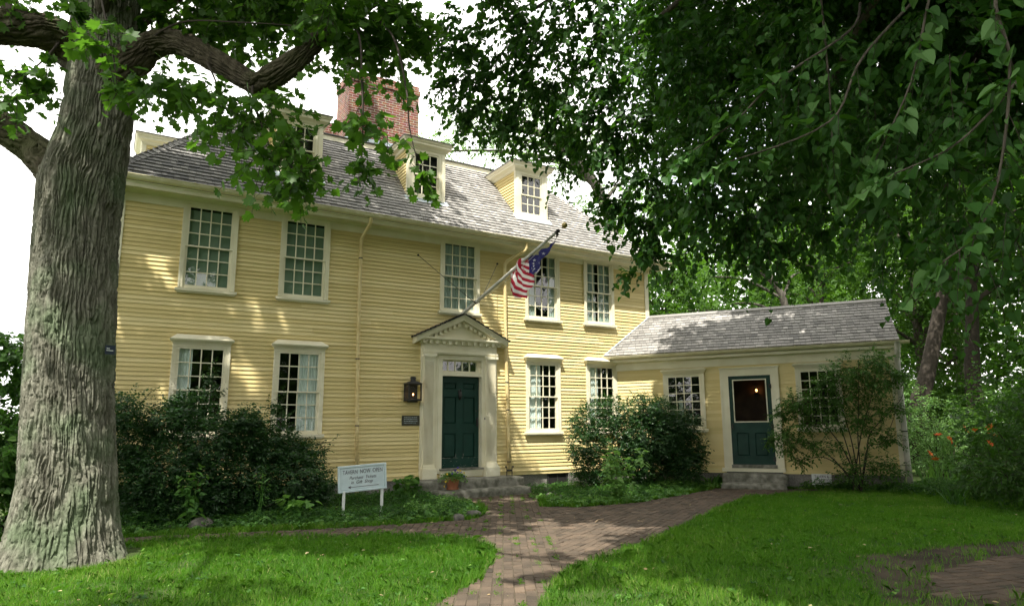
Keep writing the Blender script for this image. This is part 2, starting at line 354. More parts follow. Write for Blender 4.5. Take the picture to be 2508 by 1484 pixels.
# ---- windows
def make_window(xl, xr, zb, zt, rows=6, cols=4, hood=None, cur=None, xf=None, top=None, caswid=.12, sill=True, y=0.0, label=None, mat_cur=None):
    w = MB(); w.xf = xf
    cl, cr = xl-caswid, xr+caswid; ct = top if top else zt+.075
    ri = .05                                                          # visible sash stile
    w.box(cl, xl-ri, y-.045, y+.05, zb-.07, ct); w.box(xr+ri, cr, y-.045, y+.05, zb-.07, ct)
    w.box(xl-ri, xr+ri, y-.045, y+.05, zt+.045, ct)
    w.box(cl-.008, cl+.022, y-.056, y-.044, zb-.07, ct); w.box(cr-.022, cr+.008, y-.056, y-.044, zb-.07, ct)   # backband
    zm = (zb+zt)/2; mu = .0095
    for (z0, z1, yy) in ((zm, zt, y-.012), (zb, zm, y+.022)):
        zl_ = z0-.075 if z0 == zb else z0-.012; w.box(xl-ri, xl, yy-.018, yy+.016, zl_, z1+.047); w.box(xr, xr+ri, yy-.018, yy+.016, zl_, z1+.047)
        w.box(xl, xr, yy-.018, yy+.016, z1-.0 if z1 == zt else z1-.014, z1+.045 if z1 == zt else z1+.014)
        w.box(xl, xr, yy-.018, yy+.016, z0-.065 if z0 == zb else z0-.016, z0 if z0 == zb else z0+.012)
        nr = rows//2
        for i in range(1, cols):
            x = xl+(xr-xl)*i/cols; w.box(x-mu, x+mu, yy-.014, yy+.012, z0, z1)
        for i in range(1, nr):
            z = z0+(z1-z0)*i/nr; w.box(xl, xr, yy-.0125, yy+.0105, z-mu, z+mu)
    win = w.build('window', M['trim'], house)
    if label: win['label'] = label
    for (z0, z1, yy) in ((zm+.01, zt, y-.012), (zb, zm-.01, y+.022)):
        g = MB(); g.xf = xf
        for i in range(cols):                                         # every pane leans a little its own way
            for j in range(rows//2):
                xa, xb = xl+(xr-xl)*i/cols, xl+(xr-xl)*(i+1)/cols; za, zc = z0+(z1-z0)*j/(rows//2), z0+(z1-z0)*(j+1)/(rows//2)
                d = [random.uniform(-.0028, .0028) for _ in range(4)]
                g.face([(xa, yy+d[0], za), (xb, yy+d[1], za), (xb, yy+d[2], zc), (xa, yy+d[3], zc)])
        g.build('glass', M['glass'], win)
    if sill:
        s = MB(); s.xf = xf
        s.hexa([(cl-.05, y-.095, zb-.135), (cr+.05, y-.095, zb-.135), (cr+.05, y+.03, zb-.135), (cl-.05, y+.03, zb-.135),
                (cl-.05, y-.095, zb-.085), (cr+.05, y-.095, zb-.085), (cr+.05, y+.03, zb-.066), (cl-.05, y+.03, zb-.066)])
        s.box(cl-.02, cr+.02, y-.06, y-.02, zb-.165, zb-.1355)
        s.build('sill', M['trim'], win)
    if hood:
        h = MB(); h.xf = xf; zc = ct
        if hood == 'hip':
            lev = [(.004, .055, zc), (.012, .075, zc+.035), (.03, .10, zc+.055), (.055, .135, zc+.08), (.062, .145, zc+.105), (-.06, .02, zc+.20)]
        else:
            lev = [(.0, .05, zc), (.008, .07, zc+.03), (.04, .11, zc+.075), (.062, .14, zc+.10), (.062, .14, zc+.118), (.0, .04, zc+.15)]
        for (o0, p0, z0), (o1, p1, z1) in zip(lev[:-1], lev[1:]):
            h.hexa([(cl-o0, y-p0, z0), (cr+o0, y-p0, z0), (cr+o0, y+.01, z0), (cl-o0, y+.01, z0), (cl-o1, y-p1, z1), (cr+o1, y-p1, z1), (cr+o1, y+.01, z1), (cl-o1, y+.01, z1)])
        h.build('hood', M['trim'], win)
    for (fa, fb, za, zc2, key, wav) in (cur or []):                    # cloth hung behind the panes: fraction of the width, of the height
        c = MB(); c.xf = xf; n = max(8, int((fb-fa)*48)); 
        def cx(i): return xl-.04+(xr-xl+.08)*(fa+(fb-fa)*i/n)
        def cy(i): return y+.060+wav*(math.sin(i*1.9+fa*7)+.5*math.sin(i*.83+1+fa*3))
        z0, z1 = zb-.03+(zt-zb)*za, zb+.04+(zt-zb)*zc2
        for i in range(n):
            c.face([(cx(i), cy(i), z0), (cx(i+1), cy(i+1), z0), (cx(i+1), cy(i+1)*.6+.4*(y+.060), z1), (cx(i), cy(i)*.6+.4*(y+.060), z1)], tone=.5)
        c.build('curtain' if wav else 'blind', M[key], win, smooth=bool(wav))
    return win

ucur = [[(0, 1, 0, .955, 'blind', 0)], [(0, 1, 0, .955, 'blind', 0)],
        [(0, 1, 0, .97, 'greencurtain', .012)], [(0, .3, 0, 1, 'greencurtain', .014), (.72, 1, 0, 1, 'greencurtain', .014)], [(0, .40, 0, 1, 'greencurtain', .014), (.55, 1, 0, 1, 'greencurtain', .014)]]
ulab = ['upstairs sash window with a green blind near the left corner', 'upstairs sash window with a green blind left of the downspout', 'upstairs sash window above the doorway', 'upstairs sash window behind the flag', 'upstairs sash window nearest the right corner']
for (a, b), c, lb in zip(UP, ucur, ulab): make_window(a, b, *UZ, cur=c, top=5.30-.0095*a, label=lb)
lcur = [[(0, .33, 0, 1, 'curtain', .011)], [(.5, 1, 0, 1, 'curtain', .011)], [(0, .46, 0, 1, 'curtain', .011)], [(0, .42, .2, 1, 'curtain', .011)]]
llab = ['ground floor sash window with a pale curtain on its left, behind the shrub', 'ground floor sash window with a pale curtain on its right', 'ground floor sash window right of the doorway', 'ground floor sash window in the corner against the wing']
for (a, b), c, lb in zip(LO, lcur, llab): make_window(a, b, *LZ, hood='hip', cur=c, label=lb)

# ---- eaves: frieze, mouldings, soffit, gutter
mb = MB(); mb.xf = eave_xf
xs = [XL-.03] + [v for a, b in UP for v in (a-.12, b+.12)] + [XR+.03]
for a, b in zip(xs[0::2], xs[1::2]): mb.box(a, b, -.034, .02, 5.125, 5.26)
mb.extrude([(.02, 5.26), (-.06, 5.26), (-.075, 5.285), (-.10, 5.30), (-.37, 5.30), (-.37, 5.262), (-.395, 5.262), (-.395, 5.315), (-.41, 5.33), (-.42, 5.35), (.02, 5.36)], 'x', XL-.40, XR+.40)
mb.build('cornice', M['trim'], house)
mb = MB(); mb.xf = eave_xf
prof = [(-.425, 5.44), (-.425, 5.365), (-.44, 5.352), (-.475, 5.35), (-.51, 5.365), (-.53, 5.395), (-.535, 5.43), (-.545, 5.432), (-.545, 5.445), (-.522, 5.445), (-.52, 5.40), (-.50, 5.375), (-.475, 5.365), (-.445, 5.37), (-.438, 5.44)]
mb.extrude(prof, 'x', XL-.46, XR+.46)
for i in range(19):                                                    # gutter straps
    x = XL-.2+i*.73; mb.box(x, x+.025, -.55, -.43, 5.446, 5.456)
mb.build('gutter', M['gutter'], house)
for sx, X in ((-1, XL), (1, XR)):                                      # return of the cornice round the sides
    mb = MB(); mb.xf = eave_xf
    pr = [(0, 5.125), (-.034, 5.125), (-.034, 5.26), (-.10, 5.30), (-.37, 5.30), (-.395, 5.262), (-.41, 5.33), (-.53, 5.36), (-.53, 5.44), (-.42, 5.44), (.0, 5.36)]
    mb.extrude([(X - sx*p*1.0, z) for p, z in pr], 'y', -.40, 9.4); mb.build('cornice', M['trim'], house)

# ---- roof
DY, RZ, SL = 2.33, 5.76, 1.042
def shingle_plane(mb, O, A, U, L, ul, ur, e=.14, wmin=.09, wmax=.2, thick=.022, tone0=.5, dark=None):
    """O origin at the eave, A along, U up the slope (unit), rows of separate shingles"""
    O, A, U = (np.asarray(v, float) for v in (O, A, U)); N = np.cross(A, U); N /= np.linalg.norm(N)
    if N[2] < 0: N = -N
    w = 0.0; rows = int(L/e)+1
    for r in range(rows):
        w = r*e; a, b = ul(w), ur(w)
        if b-a < .05 or w >= L: continue
        x = a
        wt = min(w+e+.02, L)
        rowt = random.uniform(-.06, .06)
        while x < b-1e-6:
            ww = random.uniform(wmin, wmax); x1 = min(x+ww, b)
            if b-x1 < .04: x1 = b
            t = tone0+rowt+random.gauss(0, .11)
            if dark is not None: t += dark(x, w)
            j = random.uniform(-.006, .006); h = thick+random.uniform(-.004, .006)
            p0, p1 = O+A*(x+.003)+U*(w+j), O+A*(x1-.003)+U*(w+j+random.uniform(-.002, .002))
            q0, q1 = O+A*(x+.003)+U*wt, O+A*(x1-.003)+U*wt
            mb.face([p0+N*h, p1+N*h, q1+N*.004, q0+N*.004], tone=t)
            mb.face([p0-N*.004, p1-N*.004, p1+N*h, p0+N*h], tone=t-.1)
            x = x1
k = math.sqrt(1+SL*SL); Lr = (DY+.34)*k; e0 = -.34
roof = MB(); roof.xf = eave_xf
zb = RZ+SL*e0
D0, D1 = (XL+DY, XR-DY), 9.0-DY
zt = RZ+SL*DY
Bq = [(XL+e0, e0, zb), (XR-e0, e0, zb), (XR-e0, 9-e0, zb), (XL+e0, 9-e0, zb)]; Tq = [(D0[0], DY, zt), (D0[1], DY, zt), (D0[1], D1, zt), (D0[0], D1, zt)]
for i in range(4):
    j = (i+1) % 4
    roof.face([tuple(np.array(v)-[0, 0, .03]) for v in (Bq[i], Bq[j], Tq[j], Tq[i])], tone=.1)
    roof.face([tuple(np.array(v)-[0, 0, .055]) for v in (Bq[j], Bq[i], Tq[i], Tq[j])], tone=.1)
left_shade = lambda x, w: -.46*max(0, 1-x/6.0)-.10*max(0, 1-w/1.5)  # tree shade over the left end put into the tone; eave rows darker too
shingle_plane(roof, Bq[0], (1, 0, 0), (0, 1/k, SL/k), Lr, lambda w: w/k, lambda w: XR-XL-2*e0-w/k, tone0=.64, dark=left_shade, thick=.028)
shingle_plane(roof, Bq[3], (0, -1, 0), (1/k, 0, SL/k), Lr, lambda w: w/k, lambda w: 9-2*e0-w/k, tone0=.42, wmin=.15, wmax=.4)
shingle_plane(roof, Bq[1], (0, 1, 0), (-1/k, 0, SL/k), Lr, lambda w: w/k, lambda w: 9-2*e0-w/k, tone0=.6, wmin=.15, wmax=.4)
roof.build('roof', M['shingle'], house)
# hip caps
for (x0, sx, t0) in ((XL+e0, 1, .36), (XR-e0, -1, .62)):
    mb = MB(); mb.xf = eave_xf
    dh = np.array([sx, 1, SL]); Lh = np.linalg.norm(dh)*(DY-e0); dh = dh/np.linalg.norm(dh)
    O = np.array([x0, e0, zb]); s = 0.0
    U1 = np.array([0, 1, SL])/k; A1 = np.array([1., 0, 0])*sx; n1 = np.array([0, -SL, 1])/k
    A2 = np.array([0, 1., 0]); n2 = np.array([-sx*SL, 0, 1])/k
    while s < Lh:
        t = t0+random.gauss(0, .13)
        for (dv, nn) in ((A1, n1), (A2, n2)):
            a, b = O+dh*s, O+dh*min(s+.17, Lh); off = dv-dh*(dv@dh); off = off/np.linalg.norm(off)*.14
            mb.face([a+nn*.045, a+off+nn*.036, b+off+nn*.022, b+nn*.026], tone=t)
            mb.face([a+nn*.0, a+off+nn*.0, a+off+nn*.036, a+nn*.045], tone=t-.2)
            mb.face([a+off-nn*.002, b+off-nn*.002, b+off+nn*.022, a+off+nn*.036], tone=t-.1)
        s += .15
    mb.build('hip_cap', M['shingle'], house)
# top deck with its cream fascia
mb = MB(); mb.xf = eave_xf
mb.box(D0[0]-.06, D0[1]+.06, DY-.13, DY-.02, zt-.16, zt+.02); mb.box(D0[0]-.08, D0[0]+.05, DY-.01, D1, zt-.16, zt+.02); mb.box(D0[1]-.05, D0[1]+.08, DY-.01, D1, zt-.16, zt+.02)
mb.build('deck_fascia', M['trim'], house)
mb = MB(); mb.xf = eave_xf; mb.box(D0[0]-.11, D0[1]+.11, DY-.17, D1+.1, zt+.023, zt+.05, tone=.05); mb.build('roof_deck', M['shingle'], house)

# ---- chimney
def brick_box(mb, x0, x1, y0, y1, z0, z1):
    for P, uv in (([(x0,y0,z0),(x1,y0,z0),(x1,y0,z1),(x0,y0,z1)], [(x0,z0),(x1,z0),(x1,z1),(x0,z1)]), ([(x1,y1,z0),(x0,y1,z0),(x0,y1,z1),(x1,y1,z1)], [(x1,z0),(x0,z0),(x0,z1),(x1,z1)]),
                  ([(x0,y1,z0),(x0,y0,z0),(x0,y0,z1),(x0,y1,z1)], [(y1,z0),(y0,z0),(y0,z1),(y1,z1)]), ([(x1,y0,z0),(x1,y1,z0),(x1,y1,z1),(x1,y0,z1)], [(y0,z0),(y1,z0),(y1,z1),(y0,z1)]),
                  ([(x0,y0,z1),(x1,y0,z1),(x1,y1,z1),(x0,y1,z1)], [(x0,y0),(x1,y0),(x1,y1),(x0,y1)]), ([(x0,y1,z0),(x1,y1,z0),(x1,y0,z0),(x0,y0,z0)], [(x0,y1),(x1,y1),(x1,y0),(x0,y0)])):
        mb.face(P, uv=uv)
mb = MB()
brick_box(mb, -1.50, .58, 3.2, 4.32, zt, 10.44); brick_box(mb, -1.535, .615, 3.165, 4.355, 10.44, 10.586); brick_box(mb, -1.50, .58, 3.2, 4.32, 10.586, 10.73)
brick_box(mb, -1.83, .2, 4.325, 5.2, zt, 9.21); brick_box(mb, -1.86, .23, 4.324, 5.23, 9.21, 9.36); brick_box(mb, -1.83, .2, 4.325, 5.2, 9.36, 9.53)
ch = mb.build('chimney', M['brick'], house, uvs=True)
mb = MB()
mb.box(-1.501, .595, 3.17, 3.198, zt, 8.80); mb.build('flashing', M['lead'], ch)
mb = MB(); mb.box(-1.53, -1.502, 3.17, 4.3, zt, 8.80); mb.build('flashing', M['lead'], ch)
mb = MB(); mb.box(-1.40, .48, 3.3, 4.2, 10.731, 10.75); mb.build('chimney_cap', M['lead'], ch)

# ---- dormers (built facing -Y at the origin, z measured from the house datum)
def make_dormer(xc, yf, zb0, xf=None, label=None, blue=False):
    hw = .505; z0, z1 = zb0, zb0+1.24
    f = MB(); f.xf = xf
    X = lambda v: xc+v
    gl = (X(-.29), X(.29)); gz = (z0+.13, z0+1.14)
    f.box(X(-hw), gl[0]-.045, yf-.02, yf+.06, z0-.05, z1); f.box(gl[1]+.045, X(hw), yf-.02, yf+.06, z0-.05, z1)
    f.box(X(-hw+.03), X(-hw+.10), yf-.034, yf-.019, z0-.02, z1); f.box(X(hw-.10), X(hw-.03), yf-.034, yf-.019, z0-.02, z1)
    f.box(gl[0]-.045, gl[1]+.045, yf-.02, yf+.06, gz[1]+.04, z1); f.box(gl[0]-.045, gl[1]+.045, yf-.03, yf+.06, z0-.03, gz[0]-.04)
    zm = (gz[0]+gz[1])/2-.02
    for (a, b, yy) in ((zm, gz[1], yf+.012), (gz[0], zm, yf+.036)):
        f.box(gl[0]-.045, gl[0], yy-.014, yy+.014, a-.012, b+.04); f.box(gl[1], gl[1]+.045, yy-.014, yy+.014, a-.012, b+.04)
        f.box(gl[0], gl[1], yy-.014, yy+.014, b-(.0 if b == gz[1] else .013), b+(.04 if b == gz[1] else .013)); f.box(gl[0], gl[1], yy-.014, yy+.014, a-(.04 if a == gz[0] else .013), a+(.0 if a == gz[0] else .013))
        for i in (1, 2):
            x = gl[0]+(gl[1]-gl[0])*i/3; f.box(x-.010, x+.010, yy-.012, yy+.010, a, b)
        z = (a+b)/2; f.box(gl[0], gl[1], yy-.0105, yy+.0085, z-.010, z+.010)
    # cornice
    yb = yf+1.55
    lev = [(.0, z1), (.02, z1+.02), (.035, z1+.06), (.10, z1+.10), (.115, z1+.105), (.115, z1+.155), (.14, z1+.175), (.155, z1+.21), (.16, z1+.225)]
    for (o0, a), (o1, b) in zip(lev[:-1], lev[1:]):
        f.hexa([(X(-hw-o0), yf-.02-o0, a), (X(hw+o0), yf-.02-o0, a), (X(hw+o0), yb, a), (X(-hw-o0), yb, a), (X(-hw-o1), yf-.02-o1, b), (X(hw+o1), yf-.02-o1, b), (X(hw+o1), yb, b), (X(-hw-o1), yb, b)])
    d = f.build('dormer', M['trim'], house)
    if label: d['label'] = label
    g = MB(); g.xf = xf
    for (a, b, yy) in ((zm, gz[1], yf+.012), (gz[0], zm, yf+.036)):
        for i in range(3):
            for j in range(2):
                xa, xb = gl[0]+(gl[1]-gl[0])*i/3, gl[0]+(gl[1]-gl[0])*(i+1)/3; za, zc = a+(b-a)*j/2, a+(b-a)*(j+1)/2
                q = [random.uniform(-.001, .001) for _ in range(4)]
                g.face([(xa, yy+q[0], za), (xb, yy+q[1], za), (xb, yy+q[2], zc), (xa, yy+q[3], zc)])
    g.build('glass', M['glass'], d)
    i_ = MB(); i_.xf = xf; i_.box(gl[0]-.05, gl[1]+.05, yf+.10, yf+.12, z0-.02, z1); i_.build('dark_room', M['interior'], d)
    for sx in (-1, 1):
        c = MB(); c.xf = xf; zz = z0
        while zz < z1-.01:
            t = random.uniform(.3, .7); z2 = min(zz+.083, z1); xo, xi = X(sx*(hw+.002)), X(sx*(hw-.022))
            c.face([(xo, yf+.061, zz), (xo, yf+(zz-z0)/SL+.12, zz), (xi, yf+(z2-z0)/SL+.12, z2+.003), (xi, yf+.061, z2+.003)], tone=t)
            c.face([(X(sx*(hw-.04)), yf+.061, zz), (X(sx*(hw-.04)), yf+(zz-z0)/SL+.12, zz), (xo, yf+(zz-z0)/SL+.12, zz), (xo, yf+.061, zz)], tone=t)
            zz = z2
        c.build('cheek', M['wall'], d)
    r = MB(); r.xf = xf; zr = z1+.226; o = .175
    r.hexa([(X(-hw-o), yf-.02-o, zr), (X(hw+o), yf-.02-o, zr), (X(hw+o), yb+.2, zr), (X(-hw-o), yb+.2, zr), (X(-hw-o), yf-.02-o, zr+.022), (X(hw+o), yf-.02-o, zr+.022), (X(hw+o), yb+.2, zr+.022), (X(-hw-o), yb+.2, zr+.022)], tone=.12)
    r.hexa([(X(-hw-o), yf-.02-o, zr+.022), (X(hw+o), yf-.02-o, zr+.022), (X(hw+o), yb+.3, zr+.022), (X(-hw-o), yb+.3, zr+.022), (X(-.02), yf+.5, zr+.11), (X(.02), yf+.5, zr+.11), (X(.02), yb+.3, zr+.11), (X(-.02), yb+.3, zr+.11)], tone=.2)
    r.build('dormer_roof', M['shingle'], d)
    l_ = MB(); l_.xf = xf
    l_.hexa([(X(-hw-.06), yf-.16, z0-.158), (X(hw+.06), yf-.16, z0-.158), (X(hw+.06), yf+.0, z0+.01), (X(-hw-.06), yf+.0, z0+.01), (X(-hw-.06), yf-.17, z0-.148), (X(hw+.06), yf-.17, z0-.148), (X(hw+.06), yf-.01, z0+.02), (X(-hw-.06), yf-.01, z0+.02)])
    l_.build('flashing', M['lead'], d)
    return d
ROOFOFF = 0
make_dormer(-3.33, .60, 6.395, eave_xf, 'dormer behind the hanging leaves, leftmost on the front'); make_dormer(-.26, .60, 6.385, eave_xf, 'dormer in front of the chimney'); make_dormer(2.80, .60, 6.41, eave_xf, 'dormer at the right end of the front roof')
def ldorm(V): return eave_xf(np.stack([XL+V[:, 1], 3.75-V[:, 0], V[:, 2]], 1))
make_dormer(0, .42, 6.20, ldorm, 'dormer on the left side of the roof')

# ---- downspouts
def downspout(P, rad, mat, straps, parent, xf=None):
    mb = MB(); mb.xf = xf; mb.tube(P, rad, 10); o = mb.build('downspout', mat, parent, smooth=True)
    for (x, y, z) in straps:
        s = MB(); s.xf = xf; s.tube([(x, y, z-.012), (x, y, z+.012)], rad+.006, 10); s.build('strap', M['iron'], o)
    return o
downspout([(-1.99, -.47, 5.42), (-1.99, -.47, 5.30), (-2.0, -.45, 5.24), (-2.05, -.12, 5.02), (-2.06, -.075, 4.95), (-2.06, -.07, 4.6), (-2.05, -.07, 2.5), (-2.01, -.07, 1.0), (-1.96, -.07, G-.05)], .038, M['pipe'], [(-2.06, -.07, 4.55), (-2.05, -.07, 2.35), (-2.01, -.07, .95)], house)
downspout([(1.98, -.47, 5.40), (1.98, -.47, 5.22), (1.96, -.44, 5.15), (1.62, -.13, 4.92), (1.585, -.085, 4.84), (1.58, -.075, 4.7), (1.59, -.075, 3.4), (1.62, -.075, 2.2), (1.66, -.075, .8), (1.68, -.075, -.12)], .041, M['pipe'], [(1.63, -.075, 1.95), (1.65, -.075, 1.3), (1.68, -.075, .1)], house)

# ---- doorcase
pc = MB()
pc.box(-.58, -.235, -.062, .02, -.2, 2.80); pc.box(1.005, 1.36, -.062, .02, -.2, 2.80)       # backing boards
pc.box(-.235, -.05, -.055, .02, -.1, 2.53); pc.box(.955, 1.005, -.055, .02, -.1, 2.53)        # inner casing
pc.box(-.05, .955, -.055, .02, 2.43, 2.53); pc.box(-.05, .955, -.045, .09, 2.06, 2.13)
pc.box(-.235, 1.005, -.062, .02, 2.531, 2.80)
for x in (-.15, -.19): pc.box(x-.012, x+.012, -.066, -.054, -.1, 2.50)
pc.box(-.09, -.05, .02, .14, -.04, 2.43); pc.box(.955, .99, .02, .14, -.04, 2.43); pc.box(-.05, .955, .02, .14, 2.425, 2.47)   # reveals
# entablature
for (a, b, p) in ((2.54, 2.57, .13), (2.57, 2.60, .145), (2.60, 2.79, .115), (2.79, 2.815, .14)): pc.box(-.54-(p-.115), 1.32+(p-.115), -p, -.062, a, b)
pc.box(-.60, 1.38, -.15, -.0, 2.815, 2.84)
for i in range(13):                                                                       # dentils
    x = -.565+i*(1.91/12); pc.box(x-.033, x+.033, -.20, -.151, 2.765, 2.84)
for y_ in (-.10,): 
    for x in (-.62, 1.40): pc.box(x-.019, x+.019, -.14, -.07, 2.765, 2.84)
pc.extrude([(0, 2.84), (-.21, 2.84), (-.22, 2.855), (-.24, 2.86), (-.25, 2.875), (-.25, 2.905), (0, 2.905)], 'x', -.70, 1.47)
doorcase = pc.build('doorcase', M['trim'], house)
def pilaster(x0, x1):
    p = MB(); ys = -.115
    n = 8; wd = (x1-x0)/(n*2+1)
    p.box(x0, x1, -.082, -.0625, .08, 2.39)
    for i in range(n+1): p.box(x0+i*2*wd, x0+(i*2+1)*wd, ys, -.0825, .10, 2.37)                # fillets between the flutes
    p.box(x0-.005, x1+.005, ys-.004, -.06, 2.37, 2.42); 
    for (a, b, q) in ((2.42, 2.45, .0), (2.45, 2.475, .015), (2.475, 2.535, .035)): p.box(x0-.01-q, x1+.01+q, ys-.008-q, -.06, a, b)
    p.box(x0-.05, x1+.06, -.20, -.06, -.205, .0); p.box(x0-.04, x1+.05, -.18, -.06, .0, .03); p.box(x0-.02, x1+.03, -.155, -.06, .03, .065); p.box(x0-.01, x1+.02, -.14, -.06, .065, .10)
    return p.build('pilaster', M['trim'], doorcase)
pilaster(-.52, -.285); pilaster(1.055, 1.305)
pd = MB(); AX, AZ = .39, 3.46; EL, ER, EZ = -.78, 1.56, 2.915
for (xe, sx) in ((EL, 1), (ER, -1)):                                                        # raking cornices
    dx, dz = AX-xe, AZ-EZ
    for (t0, t1, p0, p1) in ((.0, .04, .29, .29), (.04, .09, .275, .265), (.09, .13, .255, .25), (.13, .16, .15, .15)):
        pd.hexa([(xe, -p0, EZ-t0), (AX, -p0, AZ-t0), (AX, -.0, AZ-t0), (xe, -.0, EZ-t0), (xe+(.0 if t1 < .1 else .0), -p1, EZ-t1), (AX, -p1, AZ-t1), (AX, 0, AZ-t1), (xe, 0, EZ-t1)])
    for i in range(8):
        f_ = .22+.70*i/7.0; x = xe+dx*f_; z = EZ+dz*f_-.162
        pd.box(x-.034, x+.034, -.20, -.09, z-.07, z)
pd.extrude([(-.66, 2.905), (1.44, 2.905), (AX, 3.38)], 'y', -.10, -.0)                         # tympanum
pd.build('pediment', M['trim'], doorcase)
pr_ = MB()
for (xe, sx) in ((EL-.03, 1), (ER+.03, -1)):
    L = math.hypot(AX-xe, AZ-EZ+.03); Uv = np.array([(AX-xe)/L, 0, (AZ-EZ+.03)/L])
    O = np.array([xe, -.32, EZ-.02]); shingle_plane(pr_, O, (0, 1, 0), Uv, L, lambda w: 0, lambda w: .32, e=.13, tone0=.10, thick=.03)
    pr_.face([O-[0, 0, .005], O+[0, .32, -.005], O+Uv*L+[0, .32, -.005], O+Uv*L-[0, 0, .005]], tone=.1)
pr_.build('pediment_roof', M['shingle'], doorcase)
# transom light
tr = MB(); ty = .075
tr.box(-.05, .955, ty-.02, ty+.02, 2.13, 2.185); tr.box(-.05, .955, ty-.02, ty+.02, 2.40, 2.43)
for i in range(6):
    x = -.05+i*.93/5.0+ (0.0 if i == 0 else 0.0); tr.box(x-.014, x+.014, ty-.018, ty+.016, 2.185, 2.40)
tr.box(.88, .955, ty-.02, ty+.02, 2.185, 2.40)
tro = tr.build('transom_window', M['trim'], doorcase)
g = MB(); g.face([(-.05, ty, 2.185), (.88, ty, 2.185), (.88, ty, 2.40), (-.05, ty, 2.40)]); g.build('transom_glass', M['glass'], doorcase)

def panel_door(x0, x1, y, z0, z1, panels, xf=None, parent=None, name='door'):
    d = MB(); d.xf = xf
    xs_ = sorted({x0, x1} | {v for p in panels for v in (p[0], p[1])}); zs_ = sorted({z0, z1} | {v for p in panels for v in (p[2], p[3])})
    for i in range(len(xs_)-1):
        for j in range(len(zs_)-1):
            a, b, c, e = xs_[i], xs_[i+1], zs_[j], zs_[j+1]
            if any(a >= p[0]-1e-6 and b <= p[1]+1e-6 and c >= p[2]-1e-6 and e <= p[3]+1e-6 for p in panels): continue
            d.box(a, b, y-.02, y+.02, c, e)
    for (a, b, c, e) in panels:
        d.box(a, b, y+.006, y+.018, c, e)
        m = .035
        d.hexa([(a+.008, y+.005, c+.008), (b-.008, y+.005, c+.008), (b-.008, y+.005, e-.008), (a+.008, y+.005, e-.008), (a+m, y-.012, c+m), (b-m, y-.012, c+m), (b-m, y-.012, e-m), (a+m, y-.012, e-m)])
        for (u0, u1, v0, v1) in ((a, a+.014, c, e), (b-.014, b, c, e), (a, b, c, c+.014), (a, b, e-.014, e)): d.box(u0, u1, y-.028, y-.0195, v0, v1)
    return d.build(name, M['door'], parent)
door = panel_door(-.048, .95, .10, .0, 2.055, [(.06, .37, 1.76, 1.92), (.54, .85, 1.76, 1.92), (.06, .37, .98, 1.60), (.54, .85, .98, 1.60), (.06, .37, .22, .78), (.54, .85, .22, .78)], parent=house, name='front_door')
kn = MB(); kn.lathe([(.045, 0), (.05, .008), (.03, .014)], (.45, .08, 1.71), 14, (0, -1, 0)); kn.tube([(.45, .06, 1.74), (.455, .035, 1.76), (.46, .03, 1.72)], .014, 8)
kn.lathe([(.012, -.07), (.035, -.05), (.045, 0), (.04, .04), (.02, .09)], (.45, .045, 1.62), 12, (0, 0, 1)); kn.lathe([(.02, 0), (.03, .02), (.012, .035)], (.45, .08, 1.545), 10, (0, -1, 0))
kn.build('knocker', M['iron'], door, smooth=True)
hd = MB(); hd.tube([(.90, .075, 1.09), (.90, .03, 1.08), (.90, .025, 1.02), (.90, .03, .95), (.90, .075, .94)], .011, 8); hd.box(.885, .915, .068, .082, .91, 1.12); hd.lathe([(.02, 0), (.022, .01), (.008, .02)], (.88, .082, 1.27), 10, (0, -1, 0))
hd.build('handle', M['iron'], door)
wr = MB()
for i in range(46):                                                                        # paint worn off the bottom rail and panel edges
    x = random.uniform(.0, .93); z = random.choice([random.uniform(.01, .06), .218+random.uniform(-.006, .004), .218+random.uniform(-.006, .004), random.uniform(.05, .16)]); w_ = random.uniform(.008, .05); h_ = random.uniform(.002, .006)
    wr.box(x, x+w_, .0715, .0745, z, z+h_) if .2 < z < .24 else wr.box(x, x+w_*.8, .0785, .0805, z, z+h_)
for (x, z, h_) in ((.36, .24, .07), (.55, .25, .06)): wr.box(x, x+.006, .0715, .0745, z, z+h_)
wr.build('worn_paint', M['wear'], door)
th = MB(); th.box(-.10, 1.0, -.10, .12, -.045, -.004); th.build('threshold', M['granite'], house)
th = MB(); th.box(-.08, .99, -.07, .02, -.12, -.046); th.box(-.08, .99, -.05, .02, -.19, -.121); th.build('door_riser', M['trim'], house)

# cellar window and doorbell
cw = MB(); cw.box(2.80, 2.84, -.0, .03, G-.1, -.225); cw.box(3.36, 3.40, -.0, .03, G-.1, -.225); cw.box(2.84, 3.36, -.0, .03, -.25, -.225); cw.box(3.09, 3.115, -.0, .03, G-.1, -.25)
cwo = cw.build('cellar_window', M['iron'], house); g = MB(); g.box(2.84, 3.36, .012, .0185, G-.1, -.25); g.build('cellar_glass', M['interior'], cwo)
mb = MB(); mb.box(3.42, 3.60, -.06, .02, G-.1, -.23); mb.build('cellar_post', M['foundation'], house)
mb = MB(); mb.box(1.025, 1.045, -.075, -.06, 1.07, 1.12); mb.build('doorbell', M['iron'], doorcase)

